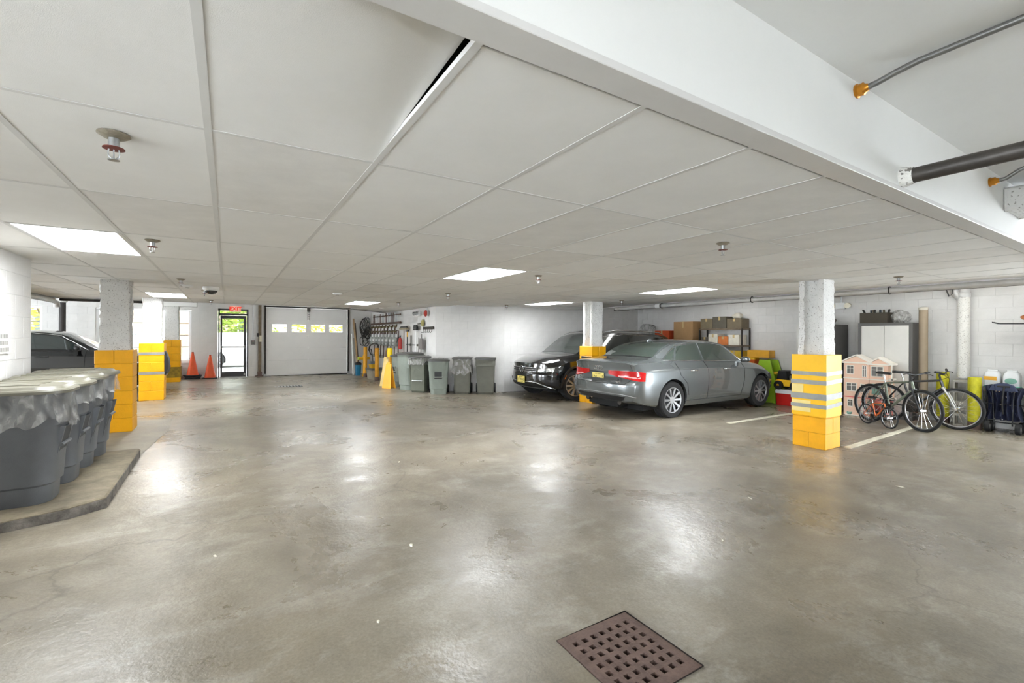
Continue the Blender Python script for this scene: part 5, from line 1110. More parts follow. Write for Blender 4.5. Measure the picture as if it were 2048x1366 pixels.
# things on the cabinets
t = thing('carton', 'dark open carton of gear on top of the two-door cabinet', 'box', (10.72, 3.80, fz(10.5)+1.782)); m = MB()
for a in ((-.15,-.14,-.22,.22),(.14,.15,-.22,.22),(-.14,.14,-.22,-.21),(-.14,.14,.21,.22)): m.box(*a, 0, .20)
m.box(-.14,.14,-.21,.21,0,.01); part(t,'carton_shell',m,pm('dark_carton',(70,64,54),.8)); 
rnd = random.Random(11)
for k in range(7): m = MB(); m.tube([(rnd.uniform(-.1,.1),-.18+.06*k,.02),(rnd.uniform(-.1,.1),-.18+.06*k,.16),(rnd.uniform(-.12,.12),-.17+.06*k,.26)],.018,6); part(t,'gear_item',m,pm('gear_%d' % (k % 3),[(40,40,40),(96,88,70),(60,70,80)][k % 3],.6))
def sack(name, label, cat, x, y, z, rx, ry, rz_, mat, seed, lump=.18, group=None):
    """a soft lumpy bundle"""
    r = random.Random(seed); bm = bmesh.new(); bmesh.ops.create_icosphere(bm, subdivisions=3, radius=1)
    ph = [r.uniform(0,6.28) for _ in range(9)]
    for v in bm.verts:
        c = v.co; n = 1 + lump*(math.sin(3*c.x+ph[0])*math.sin(4*c.y+ph[1])*.6 + math.sin(7*c.z+5*c.x+ph[2])*.3 + math.sin(9*c.y-6*c.x+ph[3])*.25)
        v.co = Vector((c.x*rx*n, c.y*ry*n, rz_*(max(-.82, c.z*n)+.82)))
    me = bpy.data.meshes.new(name); bm.to_mesh(me); bm.free(); me.shade_smooth(); o = obj(name, me, mat); o.location = (x, y, z); return tag(o, label, cat, group)
sack('plastic_bag', 'crumpled clear plastic bag on top of the two-door cabinet', 'bag', 10.72, 3.42, fz(10.5)+1.782, .16, .16, .13, FILM, 4)
sack('cloth_bundle', 'rumpled dark cloth heap on the cabinet behind the padded column', 'cloth', 10.55, 4.68, fz(10.2)+1.768, .22, .26, .09, pm('dark_cloth',(84,78,70),.9,var=.2), 6)
t = thing('emergency_light', 'twin-head emergency light high on the right wall', 'light', (10.97, 4.50, 2.06)); bx(t,'case',WHITEPL,(-.07,0,-.09,.09,-.07,.06)); 
for s in (-1,1): m = MB(); m.cyl((-.05,s*.14,.0),(-.13,s*.15,-.01),.055,n=16); part(t,'lamp_head',m,pm('lamp_cream',(226,220,200),.3),smooth=40)
m = MB(); m.cyl((-.02,0,.06),(-.02,0,.40),.010,n=8); part(t,'conduit',m,STEEL)
# dollhouse: two gabled towers, three storeys (local -y is the front, turned to look at -x)
DH = PINKMAT; TR = pm('dollhouse_white', (250,244,232), .4, var=.02); DKW = pm('dollhouse_window', (96,92,84), .3, var=.1); CORAL = pm('dollhouse_coral', (232,120,110), .5, var=.05); TEAL = pm('dollhouse_teal',(150,196,180),.5)
t = thing('dollhouse', 'peach three-storey toy dollhouse with white gables beside the bicycles', 'dollhouse', (10.345, 3.77, fz(10.3)), -PI/2)
W2 = .385; D2 = .115
for k, (xa, xb, ya) in enumerate(((-W2, .03, -D2), (.03, W2-.06, -D2+.015))):
    z = 0
    for s, (za, zb) in enumerate(((0,.36),(.36,.72),(.72,1.02 if k == 0 else 1.0))):
        m = MB()
        if s == 0 and k == 1:      # garage arch below the right tower
            a0, a1, zt = xa+.03, xb-.03, .24
            m.box(xa, a0, ya, D2, za, zb); m.box(a1, xb, ya, D2, za, zb); m.box(a0, a1, ya, D2, zt+.05, zb); m.box(a0, a1, D2-.02, D2, za, zt+.05)
            arc = [(a0,zt+.05)] + [(a0+(a1-a0)*q/10, zt+.05*math.sin(PI*q/10)) for q in range(11)] + [(a1,zt+.05)]
            m.prism([(p[0],p[1]) for p in arc], -D2, -ya, Matrix.Rotation(PI/2,4,'X'))
        else: m.box(xa, xb, ya, D2, za+.004, zb-.004)
        part(t, 'storey', m, DH if not (k == 1 and s == 0) else CORAL, bevel=.004)
    m = MB(); hh = .12 if k == 0 else .10; zt = 1.02 if k == 0 else 1.0; xm = (xa+xb)/2
    m.prism([(xa-.03,zt),(xb+.03,zt),(xm,zt+hh)], -D2-.0, -ya+.015, Matrix.Rotation(PI/2,4,'X')); rf = part(t, 'gable', m, DH)
    m = MB()
    for s in (-1, 1):
        x1 = xa-.05 if s < 0 else xb+.05; m.add([(x1,ya-.03,zt-.01),(xm,ya-.03,zt+hh+.01),(xm,ya-.03,zt+hh+.035),(x1,ya-.03,zt+.018),(x1,D2+.02,zt-.01),(xm,D2+.02,zt+hh+.01),(xm,D2+.02,zt+hh+.035),(x1,D2+.02,zt+.018)],[(0,1,2,3),(7,6,5,4),(0,4,5,1),(1,5,6,2),(2,6,7,3),(3,7,4,0)])
    m.box(xa-.03,xb+.03,ya-.025,ya,zt-.015,zt+.01); part(t, 'roof_trim', m, TR)
for za in (.355,.715):
    m = MB(); m.box(-W2-.006, W2-.054, -D2-.006, D2, za-.008, za+.008); part(t, 'floor_band', m, TR if za > .5 else CORAL)
def dwin(x, z, w, h, mull=1):
    m = MB(); m.box(x-w/2-.012,x+w/2+.012,-D2-.010,-D2+.01,z-h/2-.012,z+h/2+.012); f = part(t,'window_frame',m,TR)
    m = MB(); m.box(x-w/2,x+w/2,-D2-.013,-D2-.008,z-h/2,z+h/2); part(f,'window_pane',m,DKW); m = MB(); m.box(x-.004,x+.004,-D2-.017,-D2-.01,z-h/2,z+h/2); m.box(x-w/2,x+w/2,-D2-.017,-D2-.01,z+h*.15,z+h*.15+.008); part(f,'window_bar',m,TR)
dwin(-.27,.88,.10,.15); dwin(-.04,.86,.05,.20); dwin(.16,.87,.17,.17); dwin(-.25,.55,.15,.14); dwin(-.04,.54,.11,.14); dwin(.27,.54,.06,.18); dwin(-.27,.24,.07,.12)
m = MB(); m.box(.08,.21,-D2-.012,-D2,.44,.64); part(t,'picture_panel',m,TEAL); m = MB(); m.box(-.10,-.015,-D2-.010,-D2+.01,.02,.29); part(t,'front_door',m,CORAL); m = MB(); m.box(-.09,-.05,-D2-.014,-D2,.03,.27); part(t,'door_panel',m,TR)
m = MB(); m.box(.33,.385,-D2+.0,D2-.04,.36,.40); m.box(.33,.385,-D2,D2-.04,.72,.75); m.box(.37,.385,-D2,-D2+.02,.40,1.0); m.box(.33,.40,-D2-.01,D2-.03,1.0,1.03); part(t,'side_balcony',m,TR)
m = MB(); m.box(.33,.36,-D2+.03,D2-.06,.40,.70); part(t,'side_bay',m,DH)
m = MB(); m.prism([(-.36,0),(.05,0),(.03,-.03),(-.34,-.03)], 0, .02, T(0,-D2,0)); part(t,'ground_lip',m,TR)
m = MB(); m.lathe([(.03,.02),(.045,.05),(.04,.07)],10,T(-.28,-D2-.02,0)); part(t,'flower_pot',m,TEAL)
# ---- bicycles
def bicycle(label, p0, p1, r, frame_col, lean=.10, bars='flat', fork=None, group='bicycles parked by the dollhouse'):
    """p0 = rear hub on plan, p1 = front hub on plan"""
    d = Vector((p1[0]-p0[0], p1[1]-p0[1], 0)); wb = d.length; rz = math.atan2(d.y, d.x)
    t = thing('bicycle', label, 'bicycle', (p0[0], p0[1], fz(p0[0])+.0), rz, group); t.rotation_euler = (lean, 0, rz); k = r/.33
    FR = pm('bike_frame_%d_%d_%d' % frame_col, frame_col, .3, .2, var=.05, coat=.5)
    for nm, x in (('rear_wheel', 0), ('front_wheel', wb)):
        m = MB(); m.tube([(x + r*.955*math.cos(a), 0, r + r*.955*math.sin(a)) for a in [2*PI*q/36 for q in range(36)]], r*.065, 8, closed=True); w = part(t, nm, m, RUBBER, smooth=60)
        m = MB(); m.tube([(x + r*.87*math.cos(a), 0, r + r*.87*math.sin(a)) for a in [2*PI*q/36 for q in range(36)]], r*.035, 6, closed=True); part(w, 'rim', m, pm('bike_rim',(170,170,172),.3,.8), smooth=60)
        m = MB()
        for q in range(20): a = 2*PI*q/20; b = a + (.5 if q % 2 else -.5); m.cyl((x + .02*math.cos(b), .02*(1 if q % 4 < 2 else -1), r + .02*math.sin(b)), (x + r*.86*math.cos(a), 0, r + r*.86*math.sin(a)), .0022, n=4)
        m.cyl((x,-.05,r),(x,.05,r),.018,n=10); part(w, 'spokes', m, CHROME)
    bb = Vector((wb*.40, 0, r*.88)); st = Vector((wb*.30, 0, r*2.15)); hd = Vector((wb*.80, 0, r*2.35)); hl = Vector((wb*.835, 0, r*2.0)); T2 = lambda a, b, rr: MB().cyl(a, b, rr, n=8)
    m = MB()
    for a, b, rr in ((bb, st, .016), (st, hd, .016), (bb, hl, .020), (hd, hl, .021)): m.cyl(a, b, rr*k, n=10)
    for s in (-1, 1): m.cyl(bb+Vector((0,s*.02,0)), Vector((0,s*.05,r)), .009*k, n=6); m.cyl(st+Vector((0,s*.01,0)), Vector((0,s*.05,r)), .008*k, n=6)
    part(t, 'frame', m, FR, smooth=50)
    m = MB()
    for s in (-1, 1): m.tube([hl+Vector((0,s*.03,0)), hl*.55 + Vector((wb,0,r))*.45+Vector((.01,s*.05,0)), Vector((wb,s*.05,r))], [.016*k,.014*k,.009*k], 8)
    m.cyl(hl+Vector((0,-.045,0)), hl+Vector((0,.045,0)), .016*k, n=8); part(t, 'fork', m, pm('fork_'+(fork and 'w' or 'b'), (214,214,212) if fork else (50,50,52), .35, .3), smooth=50)
    tp = hd + Vector((-.02,0,.10*k)); m = MB(); m.cyl(hd, tp, .014*k, n=8); m.cyl(tp, tp+Vector((.07*k,0,.01)), .014*k, n=8); c = tp+Vector((.07*k,0,.01))
    m.tube([c+Vector((-.05,-.31*k,.05)), c+Vector((-.01,-.16*k,.03)), c, c+Vector((-.01,.16*k,.03)), c+Vector((-.05,.31*k,.05))], .011*k, 8); hb = part(t, 'handlebar', m, BLACKPL, smooth=50)
    for s in (-1, 1):
        m = MB(); m.cyl(c+Vector((-.05,s*.31*k,.05)), c+Vector((-.02,s*.20*k,.035)), .017*k, n=8); part(hb, 'grip', m, RUBBER, smooth=50)
        m = MB(); m.tube([c+Vector((.0,s*.18*k,.03)), c+Vector((.05,s*.22*k,.02)), c+Vector((.04,s*.28*k,.0))], .006, 6); part(hb, 'brake_lever', m, BLACKPL)
    sp = st + Vector((-.03*k,0,.14*k)); m = MB(); m.cyl(st, sp, .013*k, n=8); part(t, 'seat_post', m, CHROME, smooth=50)
    m = MB(); m.rings([[sp + Vector((x_, y_*w_, z_+ .02)) for y_, z_ in ((-1,0),(-.6,.025),(0,.03),(.6,.025),(1,0),(0,-.015))] for x_, w_ in ((-.13*k,.02),(-.10*k,.075*k),(-.03*k,.06*k),(.05*k,.028*k),(.13*k,.015))]); part(t, 'saddle', m, BLACKPL, smooth=50)
    m = MB(); m.lathe([(.02,-.006),(.085*k,-.006),(.085*k,.006),(.02,.006)], 20, Matrix.Translation(bb+Vector((0,-.05,0))) @ Matrix.Rotation(PI/2,4,'X')); m.cyl(bb+Vector((0,-.07,0)), bb+Vector((.10*k,-.07,-.12*k)), .010, n=6); m.cyl(bb+Vector((0,.07,0)), bb+Vector((-.10*k,.07,.12*k)), .010, n=6); m.cyl(bb+Vector((0,-.07,0)), bb+Vector((0,.07,0)), .016, n=8)
    for sx in (1,-1): m.cb(bb+Vector((sx*.10*k,-sx*.11,-sx*.12*k)), (.09,.07,.02))
    part(t, 'crankset', m, DARKSTEEL)
    m = MB(); m.tube([c+Vector((0,.1,.0)), hd+Vector((.10,.04,.02)), hl+Vector((.05,.03,-.05)), Vector((wb*.9,.04,r*1.6))], .004, 5); m.tube([c+Vector((0,-.1,.0)), hd+Vector((.10,-.06,.06)), hd+Vector((-.05,-.02,-.02))], .004, 5); part(t, 'brake_cable', m, BLACKPL)
    return t
bicycle('large dark mountain bike whose wheel reaches the cinder blocks', (10.10,3.46), (10.14,2.50), .335, (44,44,46), .03, fork=True)
bicycle('silver-green bicycle standing nearest in front of the bike cluster', (9.78,3.56), (9.37,2.72), .33, (120,128,112), -.03)
bicycle('small orange child bicycle between dollhouse and bigger bikes', (9.44,3.48), (9.20,3.08), .17, (226,110,40), .02)
# ---- cinder blocks, insulated pipe, wagon, jugs
for k in range(2):
    t = thing('cinder_block', ['grey cinder block standing on end at the bottom of its stack','grey cinder block standing on end on top of another'][k], 'block', (10.66, 2.56, fz(10.6)+.391*k), 0, 'stacked cinder blocks')
    m = MB(); h, w = .39, .095; m.box(-w,w,w-.025,w,0,h); m.box(-w,w,-w,-w+.025,0,h)
    for z in (0,.18,.355): m.box(-w,w,-w+.025,w-.025,z,z+.035)
    m.box(w-.02,w,-w+.025,w-.025,.035,.355); part(t, 'block_shell', m, pm('cinder_grey',(168,164,154),.9,var=.1,scale=20,bump=.5,bscale=90))
t = thing('wall_pipe', 'white insulated drain pipe with branch running down the right wall', 'pipe', (10.89, 2.60, 0)); m = MB(); m.cyl((0,0,.70),(0,0,2.18),.085,n=18); part(t,'lagging',m,speckle('lagging_white',(222,220,214),(176,172,164),.8,60,.60),smooth=50)
m = MB(); m.cyl((0,0,2.0),(0,0,2.50),.075,n=18); m.tube([(0,0,2.05),(-.02,.10,2.18),(-.02,.12,2.30),(-.02,.12,2.5)],.07,14); part(t,'branch',m,DUCT,smooth=50); m = MB(); m.lathe([(.092,2.10),(.096,2.11),(.096,2.17),(.09,2.18)],18); part(t,'collar',m,DUCT,smooth=40)
m = MB(); m.cyl((0,0,-.1),(0,0,.72),.055,n=14); part(t,'lower_pipe',m,DUCT,smooth=50)
m = MB(); m.tube([(10.78,2.78,2.45),(10.77,2.80,2.25),(10.77,2.76,2.12),(10.77,2.72,2.16),(10.77,2.70,2.45)],.010,6); m.tube([(10.76,2.72,2.38),(10.75,2.60,2.33),(10.75,2.48,2.32),(10.76,2.42,2.35)],.010,6); single('cable', 'loose black cables dangling around the white wall pipe', 'cable', m, BLACKPL)
NAVY = pm('navy_wagon_fabric', (36,42,66), .8, var=.25, scale=14, bump=.3, bscale=80)
t = thing('folding_wagon', 'folded navy fabric wagon standing right of the lemon bollard', 'wagon', (10.52, 2.03, fz(10.6)), -PI/2)
m = MB(); g, b = [], []
for j in range(9):
    z = .20 + .52*j/8; row = []; rb = []
    for i in range(25):
        x = -.22 + .44*i/24; pin = 1 - .25*math.sin(PI*j/8); y = .045*math.sin(i*1.57 + .6*math.sin(j)) + .02*math.sin(j*1.3+i)
        row.append((x*pin, y - .06, z + .04*math.sin(i*.26+.2)*(j == 8))); rb.append((x*pin, y + .10, z))
    g.append(row); b.append(rb)
m.grid(g, b); part(t, 'folded_cloth', m, NAVY, smooth=40)
m = MB(); m.prism([(-.17,.0),(.17,0),(.12,.10),(.04,.13),(-.04,.13),(-.12,.10)], -.03, .0, Matrix.Translation((0,-.10,.66)) @ Matrix.Rotation(PI/2,4,'X')); part(t, 'top_flap', m, pm('navy_flap',(58,66,92),.8,var=.1), bevel=.008)
m = MB()
for s in (-1,1): m.cyl((s*.22,-.05,.12),(s*.23,-.05,.72),.011,n=8); m.cyl((s*.10,-.09,.12),(s*.12,-.09,.70),.009,n=8); m.cyl((s*.22,.08,.12),(s*.23,.08,.72),.011,n=8)
m.cyl((-.23,-.05,.45),(.23,-.05,.45),.008,n=6); m.cyl((-.22,-.06,.16),(.22,-.06,.16),.010,n=6); part(t, 'frame_tubes', m, BLACKPL, smooth=50)
for s in (-1,1):
    for y in (-.10,.10): wheel(t, s*.17, y, .085, .085, .06)
m = MB(); m.tube([(0,-.10,.30),(.0,-.14,.5),(.02,-.13,.74)],.012,8); m.cyl((-.06,-.13,.74),(.08,-.13,.74),.014,n=8); part(t, 'pull_handle', m, BLACKPL, smooth=50)
m = MB()
for q in range(14): m.cb((rnd.uniform(-.2,.2), -.125, rnd.choice([.22,.30,.45,.58,.66])), (.012,.012,.008))
part(t, 'rivet', m, CHROME)['kind'] = 'stuff'
t = thing('low_shelf', 'low white shelf behind the folded navy wagon', 'shelf', (10.84, 2.06, fz(10.8))); m = MB(); m.box(-.14,.14,-.26,.24,.67,.70); part(t,'top_board',m,CABWHITE)
for s in (-1,1): m = MB(); m.box(-.14,.14,s*.24-.012,s*.24+.012,0,.67); part(t,'side_board',m,CABWHITE)
for k, (y, cap, lb, lc) in enumerate([(2.22,(244,186,60),'white square jug with yellow label next to the lemon bollard',(236,172,40)),(2.00,(120,190,160),'white square jug with green oval label at the right',(120,170,150))]):
    t = thing('plastic_jug', lb, 'jug', (10.80, y, fz(10.8)+.702), -PI/2, 'white jugs on the low shelf'); m = MB(); m.rings([[(a,b,z) for a,b in rrect(.19*f,.17*f,.03,3)] for z,f in ((0,.96),(.01,1),(.19,1),(.24,.85),(.265,.5))]); part(t,'jug',m,pm('milky_plastic',(226,228,228),.4,var=.03),smooth=40)
    m = MB(); m.tube([(-.05,0,.22),(-.055,0,.27),(.055,0,.27),(.05,0,.22)],.016,8); part(t,'handle',m,MATS['milky_plastic'],smooth=50)
    m = MB(); m.rings([[(a,b,z) for a,b in rrect(.20,.18,.03,3)] for z in (-.0,.022)]); part(t,'base_tray',m,pm('mint_plastic',(116,200,170),.4),smooth=40)
    m = MB()
    if k == 0: m.box(-.09,.06,-.089,-.085,.11,.17)
    else: m.prism([(.07*math.cos(a),.11+.045*math.sin(a)) for a in [2*PI*q/24 for q in range(24)]], .0855, .089, Matrix.Rotation(PI/2,4,'X'))
    part(t,'sticker',m,pm('jug_label_%d' % k, lc, .5, var=.1))
t = thing('storage_cabinet', 'white cabinet cut off by the right edge of the picture', 'cabinet', (10.70, 1.42, fz(10.7))); bx(t,'body',CABWHITE,(-.2,.2,-.33,.33,0,1.72),.006); m = MB(); m.box(-.215,-.2,-.32,-.004,.06,1.70); part(t,'door',m,CABWHITE,bevel=.004); m = MB(); m.box(-.215,-.2,.004,.32,.06,1.70); part(t,'door',m,CABWHITE,bevel=.004)
t = thing('long_board', 'long flat black boards lying across the right-hand white cabinet', 'board', (10.70, 1.75, fz(10.7)+1.722), -PI/2); 
for k in range(2): m = MB(); m.rings([[(x, -.06+.10*k+w*s, z) for s, z in ((-1,.005+zz_),(1,.005+zz_),(1,.022+zz_),(-1,.022+zz_))] for x, w, zz_ in ((-.45,.01,.03),(-.38,.03,.005),(-.1,.026,.0),(.3,.03,0),(.45,.03,.0))]); part(t,'board',m,BLACKPL,smooth=40)
m = MB(); m.box(-.05,.12,-.12,.10,.024,.06); part(t,'binding',m,DARKSTEEL,bevel=.01)
sack('orange_bundle', 'orange-brown bundle lying above the long black boards', 'bag', 10.72, 1.70, fz(10.7)+1.785, .13, .20, .06, pm('orange_brown',(176,104,60),.6,var=.15), 8, .1)
# ---- shelving and boxes behind the grey sedan
def shelving(label, x0, x1, y0, y1, levels, h):
    t = thing('shelving_unit', label, 'shelf', ((x0+x1)/2,(y0+y1)/2,fz(x0))); w, d = (x1-x0)/2, (y1-y0)/2
    for sx in (-1,1):
        for sy in (-1,1): m = MB(); m.cb((sx*(w-.015),sy*(d-.015),h/2),(.03,.03,h)); part(t,'upright',m,DARKSTEEL)
    for z in levels: m = MB(); m.box(-w,w,-d,d,z-.015,z+.015); part(t,'shelf_board',m,pm('shelf_brown',(120,104,84),.7,var=.1))
    return t
shelving('dark shelving unit full of boxes behind the grey sedan bonnet', 10.60, 10.96, 6.46, 7.66, (.30,.85,1.28,1.70), 1.72)
shelving('long low shelving unit along the wall behind the grey sedan roof', 10.60, 10.96, 7.80, 9.95, (.35,.92,1.34), 1.36)
CARD = pm('cardboard', (170,134,92), .8, var=.08, scale=4)
def carton(label, x, y, z, w, d, h, mat=None, rz=0.0, group='boxes on the shelving'):
    t = thing('carton', label, 'box', (x, y, z), rz, group); m = MB(); m.box(-w/2,w/2,-d/2,d/2,0,h); part(t,'carton_shell',m,mat or CARD,bevel=.006)
    m = MB(); m.box(-w/2-.001,w/2+.001,-.025,.025,h-.001,h+.002); m.box(-w/2-.002,-w/2+.001,-.025,.025,h*.7,h); part(t,'tape_strip',m,pm('parcel_tape',(196,170,120),.4)); return t
zS = lambda l: fz(10.5)+l+.016
carton('largest brown carton on the low shelving behind the sedan roof', 10.77, 8.15, zS(1.34), .36, .62, .56)
carton('orange-red carton on the low shelving left of the large carton', 10.77, 8.88, zS(1.34), .34, .50, .32, pm('orange_red_box',(206,84,40),.6))
sack('wrapped_bundle', 'plastic-wrapped bundle heaped at the back corner above crossover roof', 'bundle', 10.77, 9.56, zS(1.34)+.104, .15, .30, .24, FILM, 21, .2)
carton('flat brown board box under the plastic-wrapped bundle', 10.77, 9.52, zS(1.34), .36, .74, .10, pm('pinkish_board',(178,150,130),.8))
sack('blue_bag', 'small blue bag under the shelf near the crossover tailgate', 'bag', 10.78, 9.55, zS(.92), .14, .20, .13, pm('pale_blue_bag',(120,140,176),.6,var=.2), 22)
carton('white carton low on the shelving behind the sedan roof', 10.78, 8.6, zS(.92), .34, .5, .24, pm('white_carton',(206,202,190),.7))
for k, (y, w, h, l, c, lb) in enumerate([(6.69,.28,.26,1.28,(228,222,206),'white box at near end of the upper shelf'),(6.98,.26,.22,1.28,(206,120,60),'orange box on upper shelf beside white box'),(7.26,.26,.28,1.28,(226,220,202),'tall white box on upper shelf near far end'),(7.50,.22,.20,1.28,(90,84,76),'dark box at far end of upper shelf'),
        (6.68,.38,.24,1.70,(110,98,78),'dull brown carton on top of the shelving near end'),(7.08,.38,.30,1.70,(92,86,74),'dark olive carton on top of the shelving middle'),(7.45,.34,.26,1.70,(120,108,84),'brown carton on top of the shelving far end'),
        (6.68,.36,.30,.85,(216,180,60),'yellow tub-shaped box on the middle shelf near end'),(7.05,.34,.26,.85,(150,140,126),'grey box in centre of the middle shelf'),(7.42,.36,.30,.85,(196,190,176),'cream box at far end of the middle shelf')]):
    carton(lb, 10.78, y, zS(l), .33, w, h, pm('shelf_box_%d' % k, c, .7, var=.12, scale=10))
for k, (y, z, c, lb) in enumerate([(6.75,1.70+.25,(200,196,186),'pale soft toy on top of the brown shelf cartons')]): sack('soft_toy', lb, 'toy', 10.78, 6.68, zS(1.70)+.242, .10, .12, .08, pm('pale_plush',(206,200,186),.95,var=.1), 31, .25)
# ---- toys and cooler left of the padded column
LIME = pm('lime_plastic',(150,190,40),.45,var=.06); YPL = pm('toy_yellow',(248,196,40),.4); 
t = thing('play_set', 'large lime green plastic play set with yellow pieces behind sedan nose', 'toy', (10.74, 5.89, fz(10.7)), -PI/2)
for s in (-1,1):
    m = MB(); m.prism([(-.27,0),(.27,0),(.25,.5),(.12,.98),(-.12,.98),(-.25,.5)], s*.17-.025, s*.17+.025, Matrix.Rotation(PI/2,4,'X')); part(t,'side_panel',m,LIME,bevel=.012)
m = MB(); g, b = [], []
for i in range(9): f = i/8; x = -.05 - .24*f; z = .80*(1-f)**1.3 + .06; g.append([(x,y,z + .05*(abs(y)/.16)**3) for y in (-.14,-.08,0,.08,.14)]); b.append([(x,y,z-.03+ .05*(abs(y)/.16)**3) for y in (-.14,-.08,0,.08,.14)])
m.grid(g,b); part(t,'chute',m,YPL,smooth=50)
for k in range(3): m = MB(); m.box(.10,.24,-.14,.14,.18+.24*k,.22+.24*k); part(t,'step',m,YPL,bevel=.01)
t = thing('toy_truck', 'black and yellow toy vehicle standing on the red cooler', 'toy', (10.55, 5.31, fz(10.5)+.342), -PI/2)
m = MB(); m.box(-.26,.26,-.15,.15,.08,.22); part(t,'chassis',m,YPL,bevel=.02,seg=2); m = MB(); m.prism([(-.24,.22),(.02,.22),(-.02,.42),(-.20,.42)],-.13,.13,Matrix.Rotation(PI/2,4,'X')); part(t,'cab',m,BLACKPL,bevel=.015); m = MB(); m.box(.04,.26,-.14,.14,.22,.32); part(t,'tipper',m,pm('toy_grey',(90,88,84),.5),bevel=.015)
for x in (-.17,.17):
    for s in (-1,1):
        m = MB(); m.lathe([(.03,-.04),(.09,-.04),(.10,-.02),(.10,.02),(.09,.04),(.03,.04)],18,Matrix.Translation((x,s*.16,.10)) @ Matrix.Rotation(PI/2,4,'X')); part(t,'toy_wheel',m,BLACKPL,smooth=40)
t = thing('cooler', 'red cool box with white lid on floor behind padded column', 'cooler', (10.55, 5.31, fz(10.5)), PI/2); m = MB(); m.rings([[(a,b,z) for a,b in rrect(.50*f,.32*f,.04,4)] for z,f in ((0,.94),(.02,.97),(.26,1))]); part(t,'tub',m,pm('cooler_red',(196,36,28),.4),smooth=40); m = MB(); m.rings([[(a,b,z) for a,b in rrect(.52*f,.34*f,.04,4)] for z,f in ((.26,1),(.32,1),(.34,.93))]); part(t,'lid',m,WHITEPL,smooth=40)
m = MB(); m.tube([(-.27,0,.22),(-.29,0,.26),(-.29,0,.28)],.012,6); m.tube([(.27,0,.22),(.29,0,.26),(.29,0,.28)],.012,6); part(t,'handle',m,WHITEPL)
t = thing('toy_bin', 'tall orange plastic bin left of the lime green play set', 'bin', (10.78, 6.32, fz(10.7))); m = MB(); m.rings([[(a,b,z) for a,b in rrect(.24*f,.24*f,.05,4)] for z,f in ((0,.8),(.92,1),(.94,1.05),(.97,1.05))]); part(t,'tub',m,pm('orange_plastic',(230,106,40),.45),smooth=40); m = MB(); m.rings([[(a,b,z) for a,b in rrect(.26*f,.26*f,.05,4)] for z,f in ((.97,1),(1.0,1),(1.02,.85))]); part(t,'lid',m,YPL,smooth=40)
# painted bay lines on the slab
for k, (a, b) in enumerate((((6.95,2.78),(10.0,2.95)),((7.2,4.62),(10.4,4.72)))):
    m = MB(); d = (Vector(b)-Vector(a)).normalized(); n = Vector((-d.y,d.x))*.045
    q = [Vector(a)-n, Vector(b)-n, Vector(b)+n, Vector(a)+n]; m.add([(p.x,p.y,fz(p.x)+.003) for p in q]+[(p.x,p.y,fz(p.x)-.002) for p in q],[(0,1,2,3),(7,6,5,4),(0,4,5,1),(1,5,6,2),(2,6,7,3),(3,7,4,0)])
    o = struct('trim_%d' % (k+2), m, pm('worn_line_paint',(206,200,180),.7,var=.25,scale=9))

t = thing('crate', 'amber plastic crate on top of the tall orange bin', 'crate', (10.78, 6.10, fz(10.7)+1.022)); m = MB()
for a in ((-.13,-.115,-.26,.26),(.115,.13,-.26,.26),(-.115,.115,-.26,-.245),(-.115,.115,.245,.26)): m.box(*a, 0, .17)
m.box(-.115,.115,-.245,.245,0,.012); part(t,'crate_shell',m,pm('amber_crate',(230,170,50),.5)); m = MB(); m.box(-.137,-.13,-.10,.10,.10,.13); part(t,'handle',m,pm('amber_crate',(230,170,50),.5))
# ------------------------------------------------------------------ overhead: sprinklers, camera, detectors, pipes
def sprinkler_proto():
    t = thing('sprinkler', '', 'sprinkler', (0,0,CZ), 0, 'ceiling sprinklers')
    m = MB(); m.lathe([(.03,-.004),(.075,0.0),(.078,-.006),(.05,-.022),(.028,-.026)], 20); part(t, 'escutcheon', m, pm('tarnished_plate',(150,142,126),.5,.5,var=.25,scale=30), smooth=40)
    m = MB(); m.cyl((0,0,-.02),(0,0,-.075),.026,n=16); part(t, 'nipple', m, STEEL, smooth=40)
    m = MB(); m.lathe([(.001,-.073),(.05,-.074),(.052,-.079),(.03,-.082),(.001,-.082)], 16); part(t, 'flange', m, pm('rust_red',(110,52,44),.6,.3), smooth=40)
    m = MB(); m.tube([(.022,0,-.08),(.026,0,-.10),(.022,0,-.12),(.004,0,-.134)],.004,6); m.tube([(-.022,0,-.08),(-.026,0,-.10),(-.022,0,-.12),(-.004,0,-.134)],.004,6); m.cyl((0,0,-.08),(0,0,-.13),.004,n=6); part(t, 'yoke', m, STEEL, smooth=50)
    m = MB(); m.lathe([(.001,-.134),(.028,-.135),(.028,-.138),(.001,-.139)], 16); part(t, 'deflector', m, STEEL, smooth=40)
    return t
SP = [(-.364,2.25,'large sprinkler head nearest the camera at upper left'),(-.508,4.607,'sprinkler right of the left-hand ceiling light panel'),(-.534,7.623,'sprinkler in front of the dome camera on the left'),(-.33,9.35,'sprinkler just behind the dome camera'),(-.30,11.9,'sprinkler at the ceiling edge before the exit door'),
      (3.288,4.66,'sprinkler right of the middle ceiling light panel'),(3.348,7.544,'sprinkler second in the middle row towards the far wall'),(3.321,10.246,'sprinkler last in the middle row before the gas meters'),(3.382,2.225,'sprinkler nearest the soffit in the middle row'),
      (5.787,9.549,'sprinkler above the right end of the wall bins'),(7.045,6.953,'sprinkler right of the column between the two parked cars'),(7.056,2.276,'sprinkler above the right of the padded column')]
proto = sprinkler_proto(); proto.scale = (.66, .66, .72)
for k, (x, y, lb) in enumerate(SP):
    if k == 0: proto.location = (x, y, CZ); proto['label'] = lb
    else: dup(proto, (x, y, CZ), .4*k, lb)
